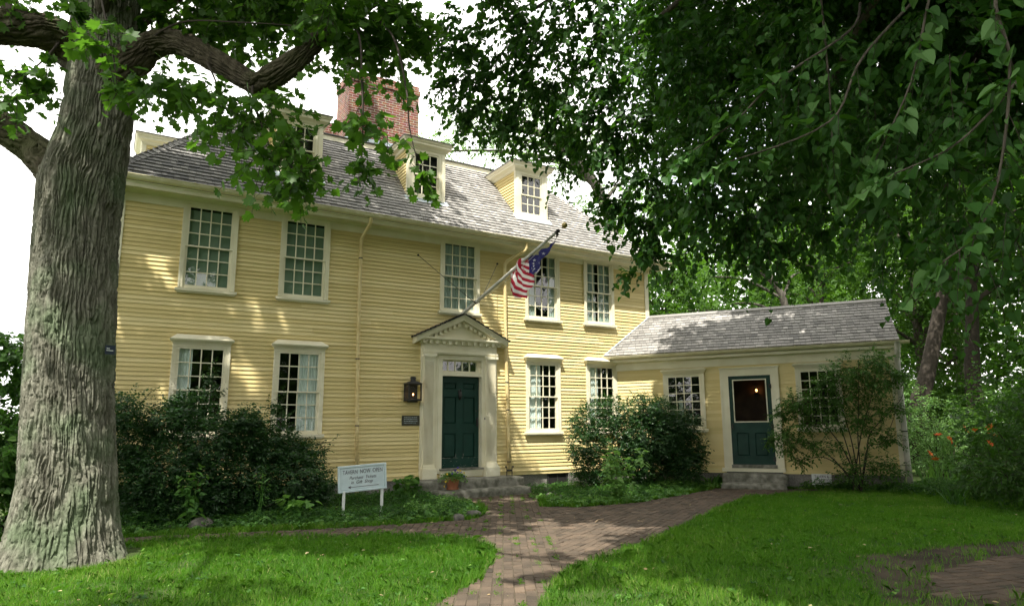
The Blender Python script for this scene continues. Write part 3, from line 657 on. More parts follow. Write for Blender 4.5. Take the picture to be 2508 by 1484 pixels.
# ================================================================ wing
WL = 6.62
wh = [(1.37-.09, 2.15+.09, .78, 2.22), (4.55-.09, 5.31+.09, .78, 2.22), (2.70, 4.00, -.5, 2.17)]
mb = MB(); mb.xf = wing_xf; clapboards(mb, 0.0, WL-.10, -.15, 2.34, wh)
for a, b in ((.0, 2.70), (4.0, WL-.05)): mb.box(a, b, -.03, .02, -.235, -.155, tone=.55)
mb.build('wing_wall', M['wall'], house)
mb = MB(); mb.xf = wing_xf; mb.box(WL-.12, WL, -.032, .1, -.235, 2.34); mb.build('corner_board', M['trim'], house)
mb = MB(); mb.xf = lambda V: wing_xf(np.stack([WL-V[:, 1]*1.0, V[:, 0], V[:, 2]], 1)); clapboards(mb, .1, 1.93, -.15, 2.6, [])
mb.face([(.0, 0, 2.6), (1.93, 0, 2.6), (.965, 0, 3.75)]); mb.build('wing_gable', M['wall'], house)
mb = MB(); mb.xf = wing_xf; mb.box(-1.5, WL, 1.93, 1.98, -.2, 2.7); mb.build('wing_back_wall', M['wall'], house)
mb = MB(); mb.xf = wing_xf; mb.box(.05, WL-.03, .02, .3, G-.2, -.2); mb.box(WL-.3, WL-.03, .3, 1.9, G-.2, -.2); mb.build('foundation', M['foundation'], house)
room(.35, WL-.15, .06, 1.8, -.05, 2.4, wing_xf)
make_window(1.38, 2.15, .88, 2.10, rows=6, hood='flat', xf=wing_xf, top=2.165, cur=[(.32, .45, 0, .5, 'greencurtain', .01)], label='wing window left of the wing door')
make_window(4.55, 5.31, .88, 2.10, rows=6, hood='flat', xf=wing_xf, top=2.165, label='wing window right of the wing door, behind the bush')
# eaves of the wing
mb = MB(); mb.xf = wing_xf
mb.extrude([(.0, 2.33), (-.034, 2.33), (-.036, 2.52), (-.06, 2.54), (-.075, 2.56), (-.20, 2.565), (-.20, 2.54), (-.225, 2.54), (-.225, 2.59), (-.24, 2.61), (0, 2.63)], 'x', -.0, WL+.12)
mb.hexa([(-.30, -.225, 2.54), (.0, -.225, 2.54), (.0, -.0, 2.54), (.0, -.0, 2.54), (-.33, -.24, 2.61), (.0, -.24, 2.61), (.0, .0, 2.61), (.0, .0, 2.61)])
mb.build('wing_cornice', M['trim'], house)
mb = MB(); mb.xf = wing_xf
mb.extrude([(-.245, 2.70), (-.245, 2.645), (-.27, 2.62), (-.31, 2.63), (-.335, 2.66), (-.34, 2.69), (-.348, 2.69), (-.348, 2.70), (-.325, 2.70), (-.315, 2.66), (-.29, 2.64), (-.26, 2.655), (-.257, 2.70)], 'x', -.30, WL+.28)
for i in range(11): mb.box(.1+i*.62, .125+i*.62, -.352, -.255, 2.7008, 2.710)
mb.build('wing_gutter', M['gutter'], house)
wr_ = MB(); wr_.xf = wing_xf
ye, ze, yr, zr = -.30, 2.715, .965, 3.86; Lw = math.hypot(yr-ye, zr-ze); Uw = np.array([0, (yr-ye)/Lw, (zr-ze)/Lw])
lx = lambda w: -(.30)*1.0/math.tan(ANG)*1.0*0 + (-.25+ (yr-ye)*w/Lw/math.tan(ANG)*1.0)
shingle_plane(wr_, (0, ye, ze), (1, 0, 0), Uw, Lw, lx, lambda w: WL+.08, e=.118, tone0=.60, thick=.02)
wr_.face([(-.25, ye, ze-.02), (WL+.08, ye, ze-.02), (WL+.08, yr, zr-.02), (.80, yr, zr-.02)], tone=.1)
wr_.face([(-.25, ye, ze-.045), (.80, yr, zr-.045), (WL+.08, yr, zr-.045), (WL+.08, ye, ze-.045)], tone=.1)
wr_.face([(-1.5, 2*yr-ye, ze-.02), (WL+.08, 2*yr-ye, ze-.02), (WL+.08, yr, zr-.02), (.0, yr, zr-.02)], tone=.3)
wr_.build('wing_roof', M['shingle'], house)
mb = MB(); mb.xf = wing_xf
for i in range(3):
    a, b = .80+i*1.97, .80+(i+1)*1.97
    mb.hexa([(a, yr-.085, zr-.055), (b, yr-.085, zr-.055), (b, yr, zr+.0), (a, yr, zr+.0), (a, yr-.09, zr-.03), (b, yr-.09, zr-.03), (b, yr, zr+.045), (a, yr, zr+.045)], tone=.55+.1*i)
mb.build('ridge_board', M['shingle'], house)
mb = MB(); mb.xf = wing_xf                                                                 # rake and open end under the roof
mb.hexa([(WL+.0, ye, ze-.05), (WL+.09, ye, ze-.05), (WL+.09, ye, ze-.14), (WL, ye, ze-.14), (WL, yr, zr-.05), (WL+.09, yr, zr-.05), (WL+.09, yr, zr-.17), (WL, yr, zr-.17)])
mb.build('rake_board', M['trim'], house)
# the dark edge flashing where the wing roof meets the front wall
p0, p1 = wing_xf(np.array([[-.25, ye, ze], [.80, yr, zr]]))
mb = MB(); mb.tube([(p0[0], -.03, p0[2]+.01), (p1[0], -.03, p1[2]+.01)], .016, 6); mb.build('flashing', M['lead'], house)
# wing door
mb = MB(); mb.xf = wing_xf
mb.box(2.67, 2.86, -.05, .02, -.11, 2.07); mb.box(3.85, 4.03, -.05, .02, -.11, 2.07); mb.box(2.67, 4.03, -.0495, .02, 2.071, 2.25)
mb.box(2.64, 4.06, -.075, .02, 2.251, 2.275); mb.box(2.66, 2.70, -.062, -.049, -.11, 2.25); mb.box(4.0, 4.04, -.062, -.049, -.11, 2.25)
mb.box(2.60, 4.06, -.07, .02, -.20, -.112)
mb.build('door_frame', M['trim'], house)
wd_ = panel_door(2.86, 3.85, .0, -.03, 2.07, [(2.97, 3.28, .16, .72), (3.40, 3.70, .16, .72), (2.96, 3.74, .96, 1.98)], xf=wing_xf, parent=house, name='wing_door')
# upper light of the wing door is open: cut it out
me = wd_.data
V = np.array([v.co[:] for v in me.vertices])
import bmesh
bm = bmesh.new(); bm.from_mesh(me)
cpt = wing_xf(np.array([[3.35, .0, 1.47]]))[0]
dele = [f for f in bm.faces if abs((f.calc_center_median()-Vector(cpt)).length) < .52 and all(((Vector(v.co)-Vector(cpt)).length < .70) for v in f.verts) and f.calc_center_median().z > .93]
bmesh.ops.delete(bm, geom=dele, context='FACES'); bm.to_mesh(me); bm.free()
mb = MB(); mb.xf = wing_xf
for (a, b, c, e) in ((2.95, 2.975, .955, 1.985), (3.725, 3.75, .955, 1.985), (2.975, 3.725, .955, .98), (2.975, 3.725, 1.96, 1.985)): mb.box(a, b, -.03, .01, c, e)
mb.build('screen_frame', M['trim'], wd_)
mb = MB(); mb.xf = wing_xf; mb.box(2.89, 2.915, -.05, -.021, .80, .93); mb.tube([(2.90, -.05, .9), (2.90, -.06, .84)], .01, 6); mb.build('latch', M['iron'], wd_)
for z in (1.80, .86, .10):
    mb = MB(); mb.xf = wing_xf; mb.box(3.80, 3.86, -.06, -.021, z-.05, z+.05); mb.build('hinge', M['iron'], wd_)
mb = MB(); mb.xf = wing_xf; mb.box(2.83, 3.88, -.10, .02, -.11, -.035); mb.build('threshold', M['granite'], house)
downspout([(WL+.02, -.30, 2.68), (WL+.02, -.30, 2.52), (WL+.02, -.26, 2.45), (WL+.03, -.09, 2.30), (WL+.03, -.08, 2.2), (WL+.03, -.08, .75), (WL+.03, -.08, .7), (WL+.03, -.08, .2), (WL+.04, -.10, G-.02)], .062, M['greypipe'], [(WL+.03, -.08, .72)], house, wing_xf)
# ================================================================ GROUND
M['soil'] = paint('soil_and_thatch', (0.028, 0.042, 0.014), (0.055, 0.085, 0.022), rough=0.95, nscale=1.3, detail=8, bump=0.6, bscale=30, spec=0.1)
M['dirt'] = paint('bare_dirt', (0.032, 0.026, 0.018), (0.072, 0.058, 0.040), rough=0.95, nscale=3.0, detail=9, bump=0.8, bscale=35, spec=0.1)
M['pathsand'] = paint('joint_dirt', (0.060, 0.050, 0.034), (0.095, 0.080, 0.055), rough=0.95, nscale=6, detail=8, bump=0.5, bscale=50, spec=0.1)
M['paver'] = toned('old_brick_paver', [(0.0, (0.041, 0.034, 0.025)), (0.4, (0.070, 0.054, 0.039)), (0.7, (0.097, 0.072, 0.051)), (1.0, (0.135, 0.098, 0.068))], rough=0.9, noise=0.5, nscale=3.5, bump=0.8, bscale=60, spec=0.2)

mb = MB(); n_ = 40
gx = np.concatenate([np.linspace(-150, -14, 8), np.linspace(-12, 14, 40), np.linspace(16, 150, 8)]); gy = np.concatenate([np.linspace(-60, -18, 5), np.linspace(-16, 10, 40), np.linspace(14, 190, 8)])
for i in range(len(gx)-1):
    for j in range(len(gy)-1):
        mb.face([(gx[i], gy[j], G), (gx[i+1], gy[j], G), (gx[i+1], gy[j+1], G), (gx[i], gy[j+1], G)])
tag(mb.build('ground', M['soil']), kind='structure')

PATH = [(-11, -1.3), (-9, -2.0), (-6.2, -2.95), (-3.43, -3.68), (-2.02, -3.85), (-1.24, -3.9), (-.75, -3.4), (-.3, -2.43), (-.52, -1.4), (-.52, -.9), (1.74, -.9), (1.66, -1.3), (1.25, -2.1), (.62, -3.05), (1.16, -3.5), (2.53, -3.57), (4.92, -2.72), (6.45, -2.2), (8.2, -4.2), (7.6, -4.35), (5.49, -3.98), (3.4, -5.0), (1.51, -6.1), (-.3, -7.16), (-1.4, -7.62), (-2.26, -8.0), (-2.75, -8.45), (-3.24, -9.02), (-4.0, -10.2), (-5.4, -12.6), (-6.9, -12.2), (-5.0, -9.8), (-4.03, -8.53), (-3.3, -7.9), (-2.82, -7.28), (-2.45, -6.75), (-2.22, -6.2), (-2.25, -5.6), (-2.75, -4.95), (-3.47, -4.46), (-4.6, -3.95), (-6.18, -3.4), (-9, -2.6), (-11, -2.0)]
PATH2 = [(1.0, -11.6), (.4, -11.0), (-.1, -10.72), (.55, -10.1), (2.2, -9.95), (4.2, -10.35), (4.4, -12.0)]      # the other walk at the right edge
DIRT = [(-.9, -10.6), (-.2, -9.9), (.55, -9.35), (1.1, -9.02), (1.9, -9.1), (2.5, -9.2), (3.7, -9.4), (5.0, -9.9), (5.4, -11.2), (4.2, -12.2), (1.0, -12.0), (-.4, -11.4)]
BEDL = [(-6.6, -2.75), (-5.4, -2.75), (-4.4, -3.1), (-3.43, -3.55), (-2.02, -3.72), (-1.3, -3.75), (-.9, -3.3), (-.5, -2.4), (-.62, -1.2), (-.75, -.1), (-6.6, -.1)]
BEDR = [(1.9, -.1), (1.75, -1.2), (1.4, -2.1), (.85, -3.0), (1.2, -3.35), (2.5, -3.4), (4.8, -2.62), (6.2, -2.15), (6.5, -1.7), (5.0, -.1)]
BEDW = [(7.75, -3.35), (7.4, -3.75), (8.0, -4.5), (8.2, -5.6), (9.0, -7.2), (11, -7.5), (12, -4), (9.4, -5.0)]

def sheet(name, poly, z, mat, cell=.25, rag=.05):
    """ground covering as a finely cut sheet with a ragged edge"""
    me = bpy.data.meshes.new(name); bm = bmesh.new()
    P = []
    for i in range(len(poly)):
        a, b = np.array(poly[i]), np.array(poly[(i+1) % len(poly)]); n = max(1, int(np.linalg.norm(b-a)/cell))
        for k in range(n):
            p = a+(b-a)*k/n; P.append((p[0]+random.uniform(-rag, rag), p[1]+random.uniform(-rag, rag), z))
    f = bm.faces.new([bm.verts.new(p) for p in P]); bmesh.ops.triangulate(bm, faces=[f]); bmesh.ops.recalc_face_normals(bm, faces=bm.faces)
    bm.to_mesh(me); bm.free(); me.materials.append(mat); return tag(link(name, me), kind='structure')
sheet('dirt_patch', DIRT, G+.004, M['dirt'], .3, .1)

def lay_bricks(mb, poly, zone, A, L=.205, Wd=.102, gap=.004, stack=False):
    A = np.array(A)/np.linalg.norm(A); B = np.array([-A[1], A[0]])
    pts = np.array(poly); a0, a1 = (pts@A).min(), (pts@A).max(); b0, b1 = (pts@B).min(), (pts@B).max()
    nb = int((b1-b0)/(Wd+gap))+1
    for r in range(nb):
        b = b0+r*(Wd+gap); a = a0+(0 if stack else random.random()*(L+gap)); off = random.uniform(-.004, .004)
        na = int((a1-a)/(L+gap))+1
        aa = a+np.arange(na)*(L+gap); cx = (aa+L/2)[:, None]*A+(b+Wd/2)*B
        ok = in_poly(cx[:, 0], cx[:, 1], poly) & zone(cx[:, 0], cx[:, 1])
        for k in np.nonzero(ok)[0]:
            t = random.gauss(.5, .13); z = G+.013+random.uniform(-.004, .004)
            tx, ty = random.uniform(-.003, .003), random.uniform(-.003, .003); c = .005
            j = [random.uniform(-.003, .003) for _ in range(4)]
            q = [(aa[k]+j[0], b+off+j[1]), (aa[k]+L+j[2], b+off+j[1]), (aa[k]+L+j[2], b+off+Wd+j[3]), (aa[k]+j[0], b+off+Wd+j[3])]
            mid = (aa[k]+L/2, b+Wd/2)
            top, low = [], []
            for (u, v) in q:
                ui, vi = u+(c if u < mid[0] else -c), v+(c if v < mid[1] else -c)
                zz = z+(tx if u < mid[0] else -tx)+(ty if v < mid[1] else -ty)
                top.append((*(A*ui+B*vi), zz)); low.append((*(A*u+B*v), G+.002))
            mb.face(top, tone=t)
            for i in range(4): mb.face([low[i], low[(i+1) % 4], top[(i+1) % 4], top[i]], tone=t)
WALK = np.array([.50, .866])
seam = lambda x, y: (x+2.2)*(-.866)+(y+7.95)*.50 > 0            # left of the seam
bmx = MB(); bmx.cm = 1
lay_bricks(bmx, PATH, seam, WALK); lay_bricks(bmx, PATH, lambda x, y: ~seam(x, y), (.84, .54)); lay_bricks(bmx, PATH2, lambda x, y: x > -99, (.9, -.2))
bmx.cm = 0
tmp = bpy.data.meshes.new('tmp')
for poly in (PATH, PATH2):
    bm = bmesh.new(); f = bm.faces.new([bm.verts.new((x, y, G+.006)) for x, y in poly]); r_ = bmesh.ops.triangulate(bm, faces=[f])
    for f in bm.faces:
        P = [tuple(v.co) for v in f.verts]; 
        if (Vector(P[1])-Vector(P[0])).cross(Vector(P[2])-Vector(P[0])).z < 0: P = P[::-1]
        bmx.face(P)
    bm.free()
bpy.data.meshes.remove(tmp)
tag(bmx.build('brick_path', [M['pathsand'], M['paver']]), kind='structure')

# ================================================================ THINGS ROUND THE DOOR
def rough_slab(name, x0, x1, y0, y1, z0, z1, label, xf=None, group='granite doorsteps', seed=0):
    bm = bmesh.new(); nx, ny, nz = int((x1-x0)/.09)+2, int((y1-y0)/.09)+2, 4
    bmesh.ops.create_grid(bm, x_segments=1, y_segments=1, size=1); bm.clear()
    def grid(f, a, b):
        vs = [[bm.verts.new(f(i/a, j/b)) for j in range(b+1)] for i in range(a+1)]
        for i in range(a):
            for j in range(b): bm.faces.new((vs[i][j], vs[i+1][j], vs[i+1][j+1], vs[i][j+1]))
    lx, ly, lz = x1-x0, y1-y0, z1-z0
    grid(lambda u, v: (x0+lx*u, y0+ly*v, z1), nx, ny); grid(lambda u, v: (x0+lx*u, y0, z0+lz*v), nx, nz)
    grid(lambda u, v: (x0, y1-ly*u, z0+lz*v), ny, nz); grid(lambda u, v: (x1, y0+ly*u, z0+lz*v), ny, nz); grid(lambda u, v: (x1-lx*u, y1, z0+lz*v), nx, nz)
    bmesh.ops.remove_doubles(bm, verts=bm.verts, dist=.0005)
    for v in bm.verts:
        p = v.co; s = seed*3.1
        ed = sum((abs(p.x-x0) < .01 or abs(p.x-x1) < .01, abs(p.y-y0) < .01, abs(p.z-z1) < .01))
        d = (math.sin(p.x*7+s)+math.sin(p.x*17+p.z*9+s)+math.sin(p.y*13+s))*.004+random.uniform(-.003, .003)
        if abs(p.y-y0) < .01: p.y += d+(.022 if ed >= 2 else 0)
        if abs(p.z-z1) < .01: p.z += d*.7-(.016 if ed >= 2 else 0)
        if abs(p.x-x0) < .01: p.x += .02 if ed >= 2 else d
        if abs(p.x-x1) < .01: p.x -= .02 if ed >= 2 else d
    me = bpy.data.meshes.new(name)
    if xf is not None:
        V = xf(np.array([v.co[:] for v in bm.verts]))
        for v, q in zip(bm.verts, V): v.co = q
    bm.to_mesh(me); bm.free(); me.materials.append(M['granite']); me.polygons.foreach_set('use_smooth', [True]*len(me.polygons))
    return tag(link(name, me), label, 'step', group)
rough_slab('granite_step', -.80, 1.80, -.60, -.02, -.45, -.208, 'upper granite step right under the front door, mossy at its left end', seed=1)
rough_slab('granite_step', -.54, 1.76, -.97, -.30, G-.1, -.395, 'long lower granite step in front of the main door, carrying the flower pot', seed=2)
rough_slab('granite_step', 2.60, 4.10, -.36, .0, -.46, -.225, 'upper granite step under the half glazed wing door', wing_xf, seed=3)
rough_slab('granite_step', 2.58, 4.04, -.66, -.20, G-.1, -.425, 'lower granite step of the wing door, at the end of the brick path', wing_xf, seed=4)

# lantern
LX, LY = -.815, -.175
lan = thing('wall_lantern', 'black iron box lantern with a lit bulb on the wall left of the door', 'lantern', (LX, 0, 1.48))
f = MB(); x0, x1, y0, y1, z0, z1 = -.955, -.675, -.295, -.045, 1.495, 1.845; t = .015
for x in (x0, x1):
    for y in (y0, y1): f.box(x-t, x+t, y-t, y+t, z0, z1)
for z in (z0, z1-.02):
    f.box(x0+t, x1-t, y0-t, y0+t, z, z+.02); f.box(x0+t, x1-t, y1-t, y1+t, z, z+.02)
    for x in (x0, x1): f.box(x-t, x+t, y0+t, y1-t, z, z+.02)
f.box(x0-.02, x1+.02, y0-.02, y1+.02, z0-.02, z0-.001); f.box(x0+.05, x1-.05, y0+.05, y1-.03, z0-.05, z0-.021)
f.box(x0+t, x1-t, y1-.004, y1+.004, z0+.021, z1-.021)
f.box(LX-.05, LX+.05, -.046, -.018, 1.55, 1.75)
f.build('lantern_frame', M['iron'], lan, bevel=.003)
f = MB(); f.hexa([(x0-.035, y0-.035, z1+.001), (x1+.035, y0-.035, z1+.001), (x1+.035, y1+.03, z1+.001), (x0-.035, y1+.03, z1+.001), (x0+.06, y0+.06, z1+.06), (x1-.06, y0+.06, z1+.06), (x1-.06, y1-.05, z1+.06), (x0+.06, y1-.05, z1+.06)])
f.lathe([(.06, z1+.055), (.06, z1+.12), (.068, z1+.125), (.068, z1+.14), (.045, z1+.16), (.01, z1+.165)], (LX, LY, 0), 16); f.build('lantern_top', M['iron'], lan)
f = MB(); f.face([(x0, y0-.004, z0+.02), (x1, y0-.004, z0+.02), (x1, y0-.004, z1-.02), (x0, y0-.004, z1-.02)]); f.face([(x0-.004, y0, z0+.02), (x0-.004, y1, z0+.02), (x0-.004, y1, z1-.02), (x0-.004, y0, z1-.02)]); f.face([(x1+.004, y0, z0+.02), (x1+.004, y1, z0+.02), (x1+.004, y1, z1-.02), (x1+.004, y0, z1-.02)])
f.build('glass', M['lampglass'], lan)
em, n, l, b = newmat('warm_bulb'); b.inputs['Emission Color'].default_value = (1.0, .42, .12, 1); b.inputs['Emission Strength'].default_value = 4; b.inputs['Base Color'].default_value = (1, .8, .5, 1)
def bulb(parent, c, r, e):
    f = MB(); f.lathe([(r*.3, -r*1.3), (r*.9, -r*.5), (r, 0), (r*.8, r*.7), (r*.25, r*1.5)], c, 12); f.build('bulb', em, parent, smooth=True)
    f = MB(); f.lathe([(r*.5, -r*4.2), (r*.5, -r*1.3)], c, 10); f.build('candle_holder', M['iron'], parent)
    L = bpy.data.lights.new('bulb_light', 'POINT'); L.energy = e; L.color = (1, .55, .22); L.shadow_soft_size = r
    lo = link('bulb_light', L, parent); lo.location = Vector(c)+Vector((0, -r*1.8, 0))
bulb(lan, (LX, -.19, 1.615), .017, .25)
# plaque
pq = thing('wall_plaque', 'dark bronze plaque on the clapboards below the lantern', 'plaque', (-.78, 0, .94))
f = MB(); f.box(-1.0, -.585, -.034, -.020, .945, 1.165); f.build('plate', M['bronze'], pq, bevel=.004)
f = MB()
for k in range(4):
    x = -.95
    while x < -.66:
        w_ = random.uniform(.012, .03); f.box(x, x+w_, -.036, -.0335, 1.115-k*.04, 1.129-k*.04); x += w_+.012
f.build('raised_lettering', M['lead'], pq)
# boot scraper
bs = thing('boot_scraper', 'small black iron boot scraper standing at the right end of the granite step', 'boot scraper', (1.54, -.33, -.21))
f = MB()
for x, s in ((1.47, 1), (1.61, -1)):
    f.tube([(x, -.33, -.23), (x, -.33, -.02), (x-.012*s, -.33, .01), (x-.03*s, -.33, .018), (x-.04*s, -.33, 0), (x-.03*s, -.33, -.015)], .011, 8)
f.build('upright', M['iron'], bs, smooth=True); f = MB(); f.box(1.48, 1.60, -.336, -.324, -.10, -.06); f.build('blade', M['iron'], bs)

# flower pot
M['terracotta'] = paint('terracotta', (0.26, 0.085, 0.038), (0.40, 0.17, 0.095), rough=0.8, nscale=7, detail=7, bump=0.15, bscale=40)
PX, PY, PZ = -.09, -.72, -.393
pot = thing('flower_pot', 'terracotta pot of yellow and violet pansies on the granite step by the door', 'flower pot', (PX, PY, PZ))
f = MB(); f.lathe([(.100, .02), (.108, .04), (.142, .20), (.146, .205), (.163, .21), (.166, .262), (.155, .268), (.148, .24)], (PX, PY, PZ), 28); f.build('pot', M['terracotta'], pot, smooth=True)
f = MB(); f.lathe([(.12, .0), (.132, .012), (.137, .030), (.128, .032), (.122, .018)], (PX, PY, PZ), 28); f.build('saucer', M['terracotta'], pot, smooth=True)
f = MB(); f.lathe([(.147, .235), (.01, .25)], (PX, PY, PZ), 20); f.build('potting_soil', M['soil'], pot)

# sign
M['signpaint'] = paint('pale_blue_sign_paint', (0.50, 0.60, 0.64), (0.60, 0.69, 0.72), rough=0.5, nscale=5, detail=6, bump=0.04)
M['signedge'] = paint('grey_blue_sign_edge', (0.30, 0.40, 0.42), (0.45, 0.54, 0.55), rough=0.55, nscale=9)
M['signink'] = paint('dark_sign_ink', (0.035, 0.018, 0.035), (0.06, 0.035, 0.055), rough=0.6)
M['white'] = paint('white_post_paint', (0.62, 0.64, 0.62), (0.72, 0.74, 0.72), rough=0.5, nscale=10)
sign = thing('notice_sign', 'pale blue notice board on two white legs in the ground cover left of the path', 'sign', (-2.78, -2.78, G))
rotS = R(3.4); cS = (-2.775, .095)
def sgx(V):
    x, z = V[:, 0], V[:, 2]
    return np.stack([cS[0]+x*math.cos(rotS)-z*math.sin(rotS), -2.80+V[:, 1]-x*.05, cS[1]+x*math.sin(rotS)+z*math.cos(rotS)], 1)
f = MB(); f.xf = sgx; f.box(-.375, .375, -.008, .02, -.18, .18); f.build('board', M['signpaint'], sign)
f = MB(); f.xf = sgx
for a, b, c, d in ((-.41, .41, .18, .215), (-.41, .41, -.215, -.18), (-.41, -.375, -.18, .18), (.375, .41, -.18, .18)): f.box(a, b, -.022, .024, c, d)
f.build('frame', M['signpaint'], sign, bevel=.006)
f = MB(); f.xf = sgx
for a, b, c, d in ((-.375, .375, .174, .18), (-.375, .375, -.18, -.174), (-.375, -.369, -.174, .174), (.369, .375, -.174, .174)): f.box(a, b, -.0105, -.0085, c, d)
f.build('frame_groove', M['signedge'], sign)
for x, zt_ in ((-3.085, -.115), (-2.425, -.075)):
    f = MB(); f.box(x-.019, x+.019, -2.815, -2.775, G-.1, zt_); f.build('leg', M['white'], sign)

def text_mesh(name, body, size, width, c, mat, parent, xf, y=-.0105, shear=0.0, weight=0.0, depth=.0015):
    cu = bpy.data.curves.new(name, 'FONT'); cu.body = body; cu.size = size; cu.align_x = 'CENTER'; cu.align_y = 'CENTER'; cu.shear = shear; cu.offset = weight; cu.extrude = depth
    to = bpy.data.objects.new(name, cu); COL.objects.link(to)
    dg = bpy.context.evaluated_depsgraph_get(); me = bpy.data.meshes.new_from_object(to.evaluated_get(dg))
    bpy.data.objects.remove(to); bpy.data.curves.remove(cu)
    V = np.array([v.co[:] for v in me.vertices]); k_ = width/(V[:, 0].max()-V[:, 0].min())
    V = xf(np.stack([c[0]+V[:, 0]*k_, y-V[:, 2], c[1]+V[:, 1]], 1))
    me.vertices.foreach_set('co', V.ravel()); me.materials.clear(); me.materials.append(mat); me.update()
    return link(name, me, parent)
text_mesh('lettering', 'TAVERN  NOW  OPEN', .098, .675, (.005, .105), M['signink'], sign, sgx, weight=-.0008)
text_mesh('lettering', 'Purchase  Tickets', .078, .455, (0, .012), M['signink'], sign, sgx, shear=.3, weight=-.0006)
text_mesh('lettering', 'in  Gift  Shop', .078, .37, (-.02, -.062), M['signink'], sign, sgx, shear=.3, weight=-.0006)
f = MB(); f.xf = sgx; f.box(-.20, .27, -.0122, -.0085, -.140, -.133)
f.extrude([(-.255, -.1365), (-.20, -.115), (-.212, -.1365), (-.20, -.158)], 'y', -.0122, -.0085); f.build('arrow', M['signink'], sign)
# small sign against the wing foundation
ss = thing('small_sign', 'small white arrow sign against the wing foundation, half hidden by plants', 'sign', tuple(wing_xf(np.array([[4.83, -.05, G+.02]]))[0]))
sx = lambda V: wing_xf(np.stack([V[:, 0]+4.83, V[:, 1]-.06, V[:, 2]-.345], 1))
f = MB(); f.xf = sx; f.box(-.215, .215, -.006, .012, -.125, .125); f.build('board', M['white'], ss)
for x in (-.16, .16):
    f = MB(); f.xf = sx; f.box(x-.012, x+.012, -.004, .01, G-.1+.345, -.126); f.build('leg', M['white'], ss)
text_mesh('lettering', 'TAVERN &', .085, .31, (.0, .062), M['signink'], ss, sx, y=-.0065); text_mesh('lettering', 'GARDENS', .075, .34, (.0, -.012), M['signink'], ss, sx, y=-.0065)
f = MB(); f.xf = sx; f.box(-.16, .10, -.0085, -.0062, -.091, -.081); f.extrude([(.18, -.086), (.09, -.066), (.09, -.106)], 'y', -.0085, -.0062); f.build('arrow', M['signink'], ss)

# wall lamp inside the wing
wl_p = wing_xf(np.array([[3.52, 1.66, 1.74]]))[0]
wlm = thing('wall_sconce', 'small lit candle sconce on the wall inside the wing doorway', 'wall lamp', tuple(wl_p))
M['wood'] = paint('dark_panel_wood', (0.05, 0.028, 0.014), (0.09, 0.05, 0.026), rough=0.6, nscale=4)
f = MB(); f.xf = wing_xf; f.lathe([(.03, 0), (.065, .02), (.07, .03)], (3.52, 1.69, 1.68), 14); f.box(3.48, 3.56, 1.735, 1.755, 1.62, 1.92); f.build('backplate', M['iron'], wlm)
bulb(wlm, tuple(wing_xf(np.array([[3.52, 1.67, 1.78]]))[0]), .028, .09)
f = MB(); f.xf = wing_xf; f.box(2.6, 4.8, 1.765, 1.79, -.05, 2.4); f.build('wing_panelling', M['wood'], house)

# flagpole and flag
M['pole'] = paint('weathered_pole_wood', (0.40, 0.39, 0.35), (0.62, 0.61, 0.57), rough=0.8, nscale=14, stretch=(1, .3, 1), bump=0.3, bscale=30)
M['brass'] = paint('gilt_ball', (0.30, 0.24, 0.10), (0.42, 0.34, 0.15), rough=0.4, metal=.6)
FPX = .42
fp = thing('flagpole', 'weathered wooden flagpole slanting out from above the pediment, with a gilt ball', 'flagpole', (FPX, -.1, 3.46))
pb, ptp = np.array([FPX, -.02, 3.49]), np.array([FPX, -4.06, 4.52])
f = MB(); f.tube([pb+(ptp-pb)*t for t in (0, .25, .5, .75, 1)], [.040, .038, .035, .031, .026], 12); f.build('pole', M['pole'], fp, smooth=True)
f = MB(); f.lathe([(.01, -.10), (.01, -.05), (.03, -.048), (.052, -.02), (.055, 0), (.045, .035), (.015, .055)], tuple(ptp+(ptp-pb)*.055), 16, tuple(ptp-pb)); f.build('finial', M['brass'], fp, smooth=True)
f = MB(); f.tube([ptp-(ptp-pb)*.012, ptp+(ptp-pb)*.006], .036, 10); f.lathe([(.02, -.03), (.03, 0), (.02, .03)], tuple(ptp+np.array([0, 0.02, -.06])), 10); f.build('truck', M['iron'], fp)
col = pb+(ptp-pb)*.19; col2 = pb+(ptp-pb)*.26
f = MB(); f.tube([col-(ptp-pb)*.004, col+(ptp-pb)*.004], .048, 12); f.box(FPX-.08, FPX+.08, col[1]-.012, col[1]+.012, col[2]-.012, col[2]+.012); f.build('collar', M['iron'], fp)
for a, b in ((col+[-.07, 0, 0], np.array([-.69, -.02, 4.80])), (col2, np.array([1.40, -.02, 4.84]))):
    f = MB(); f.tube([a, a+(b-a)*.5-[0, 0, .01], b], .006, 6); f.lathe([(.02, -.02), (.024, 0), (.02, .02)], tuple(b), 8, (0, 1, 0)); f.build('guy_wire', M['iron'], fp)
f = MB()
for o_ in ((-.03, .05), (.02, .09)):
    a, b = pb+(ptp-pb)*.10, ptp-[0, -.03, .07]
    f.tube([a-[0, 0, .02], (a*.5+b*.5)-[o_[0], 0, o_[1]], b], .0045, 5)
f.build('halyard', M['pole'], fp)
M['fred'] = paint('flag_red_cloth', (0.33, 0.012, 0.035), (0.42, 0.022, 0.05), rough=0.8, nscale=8); M['fwhite'] = paint('flag_white_cloth', (0.66, 0.66, 0.66), (0.76, 0.76, 0.75), rough=0.8, nscale=8); M['fblue'] = paint('flag_blue_cloth', (0.020, 0.021, 0.105), (0.03, 0.03, 0.15), rough=0.8, nscale=8)
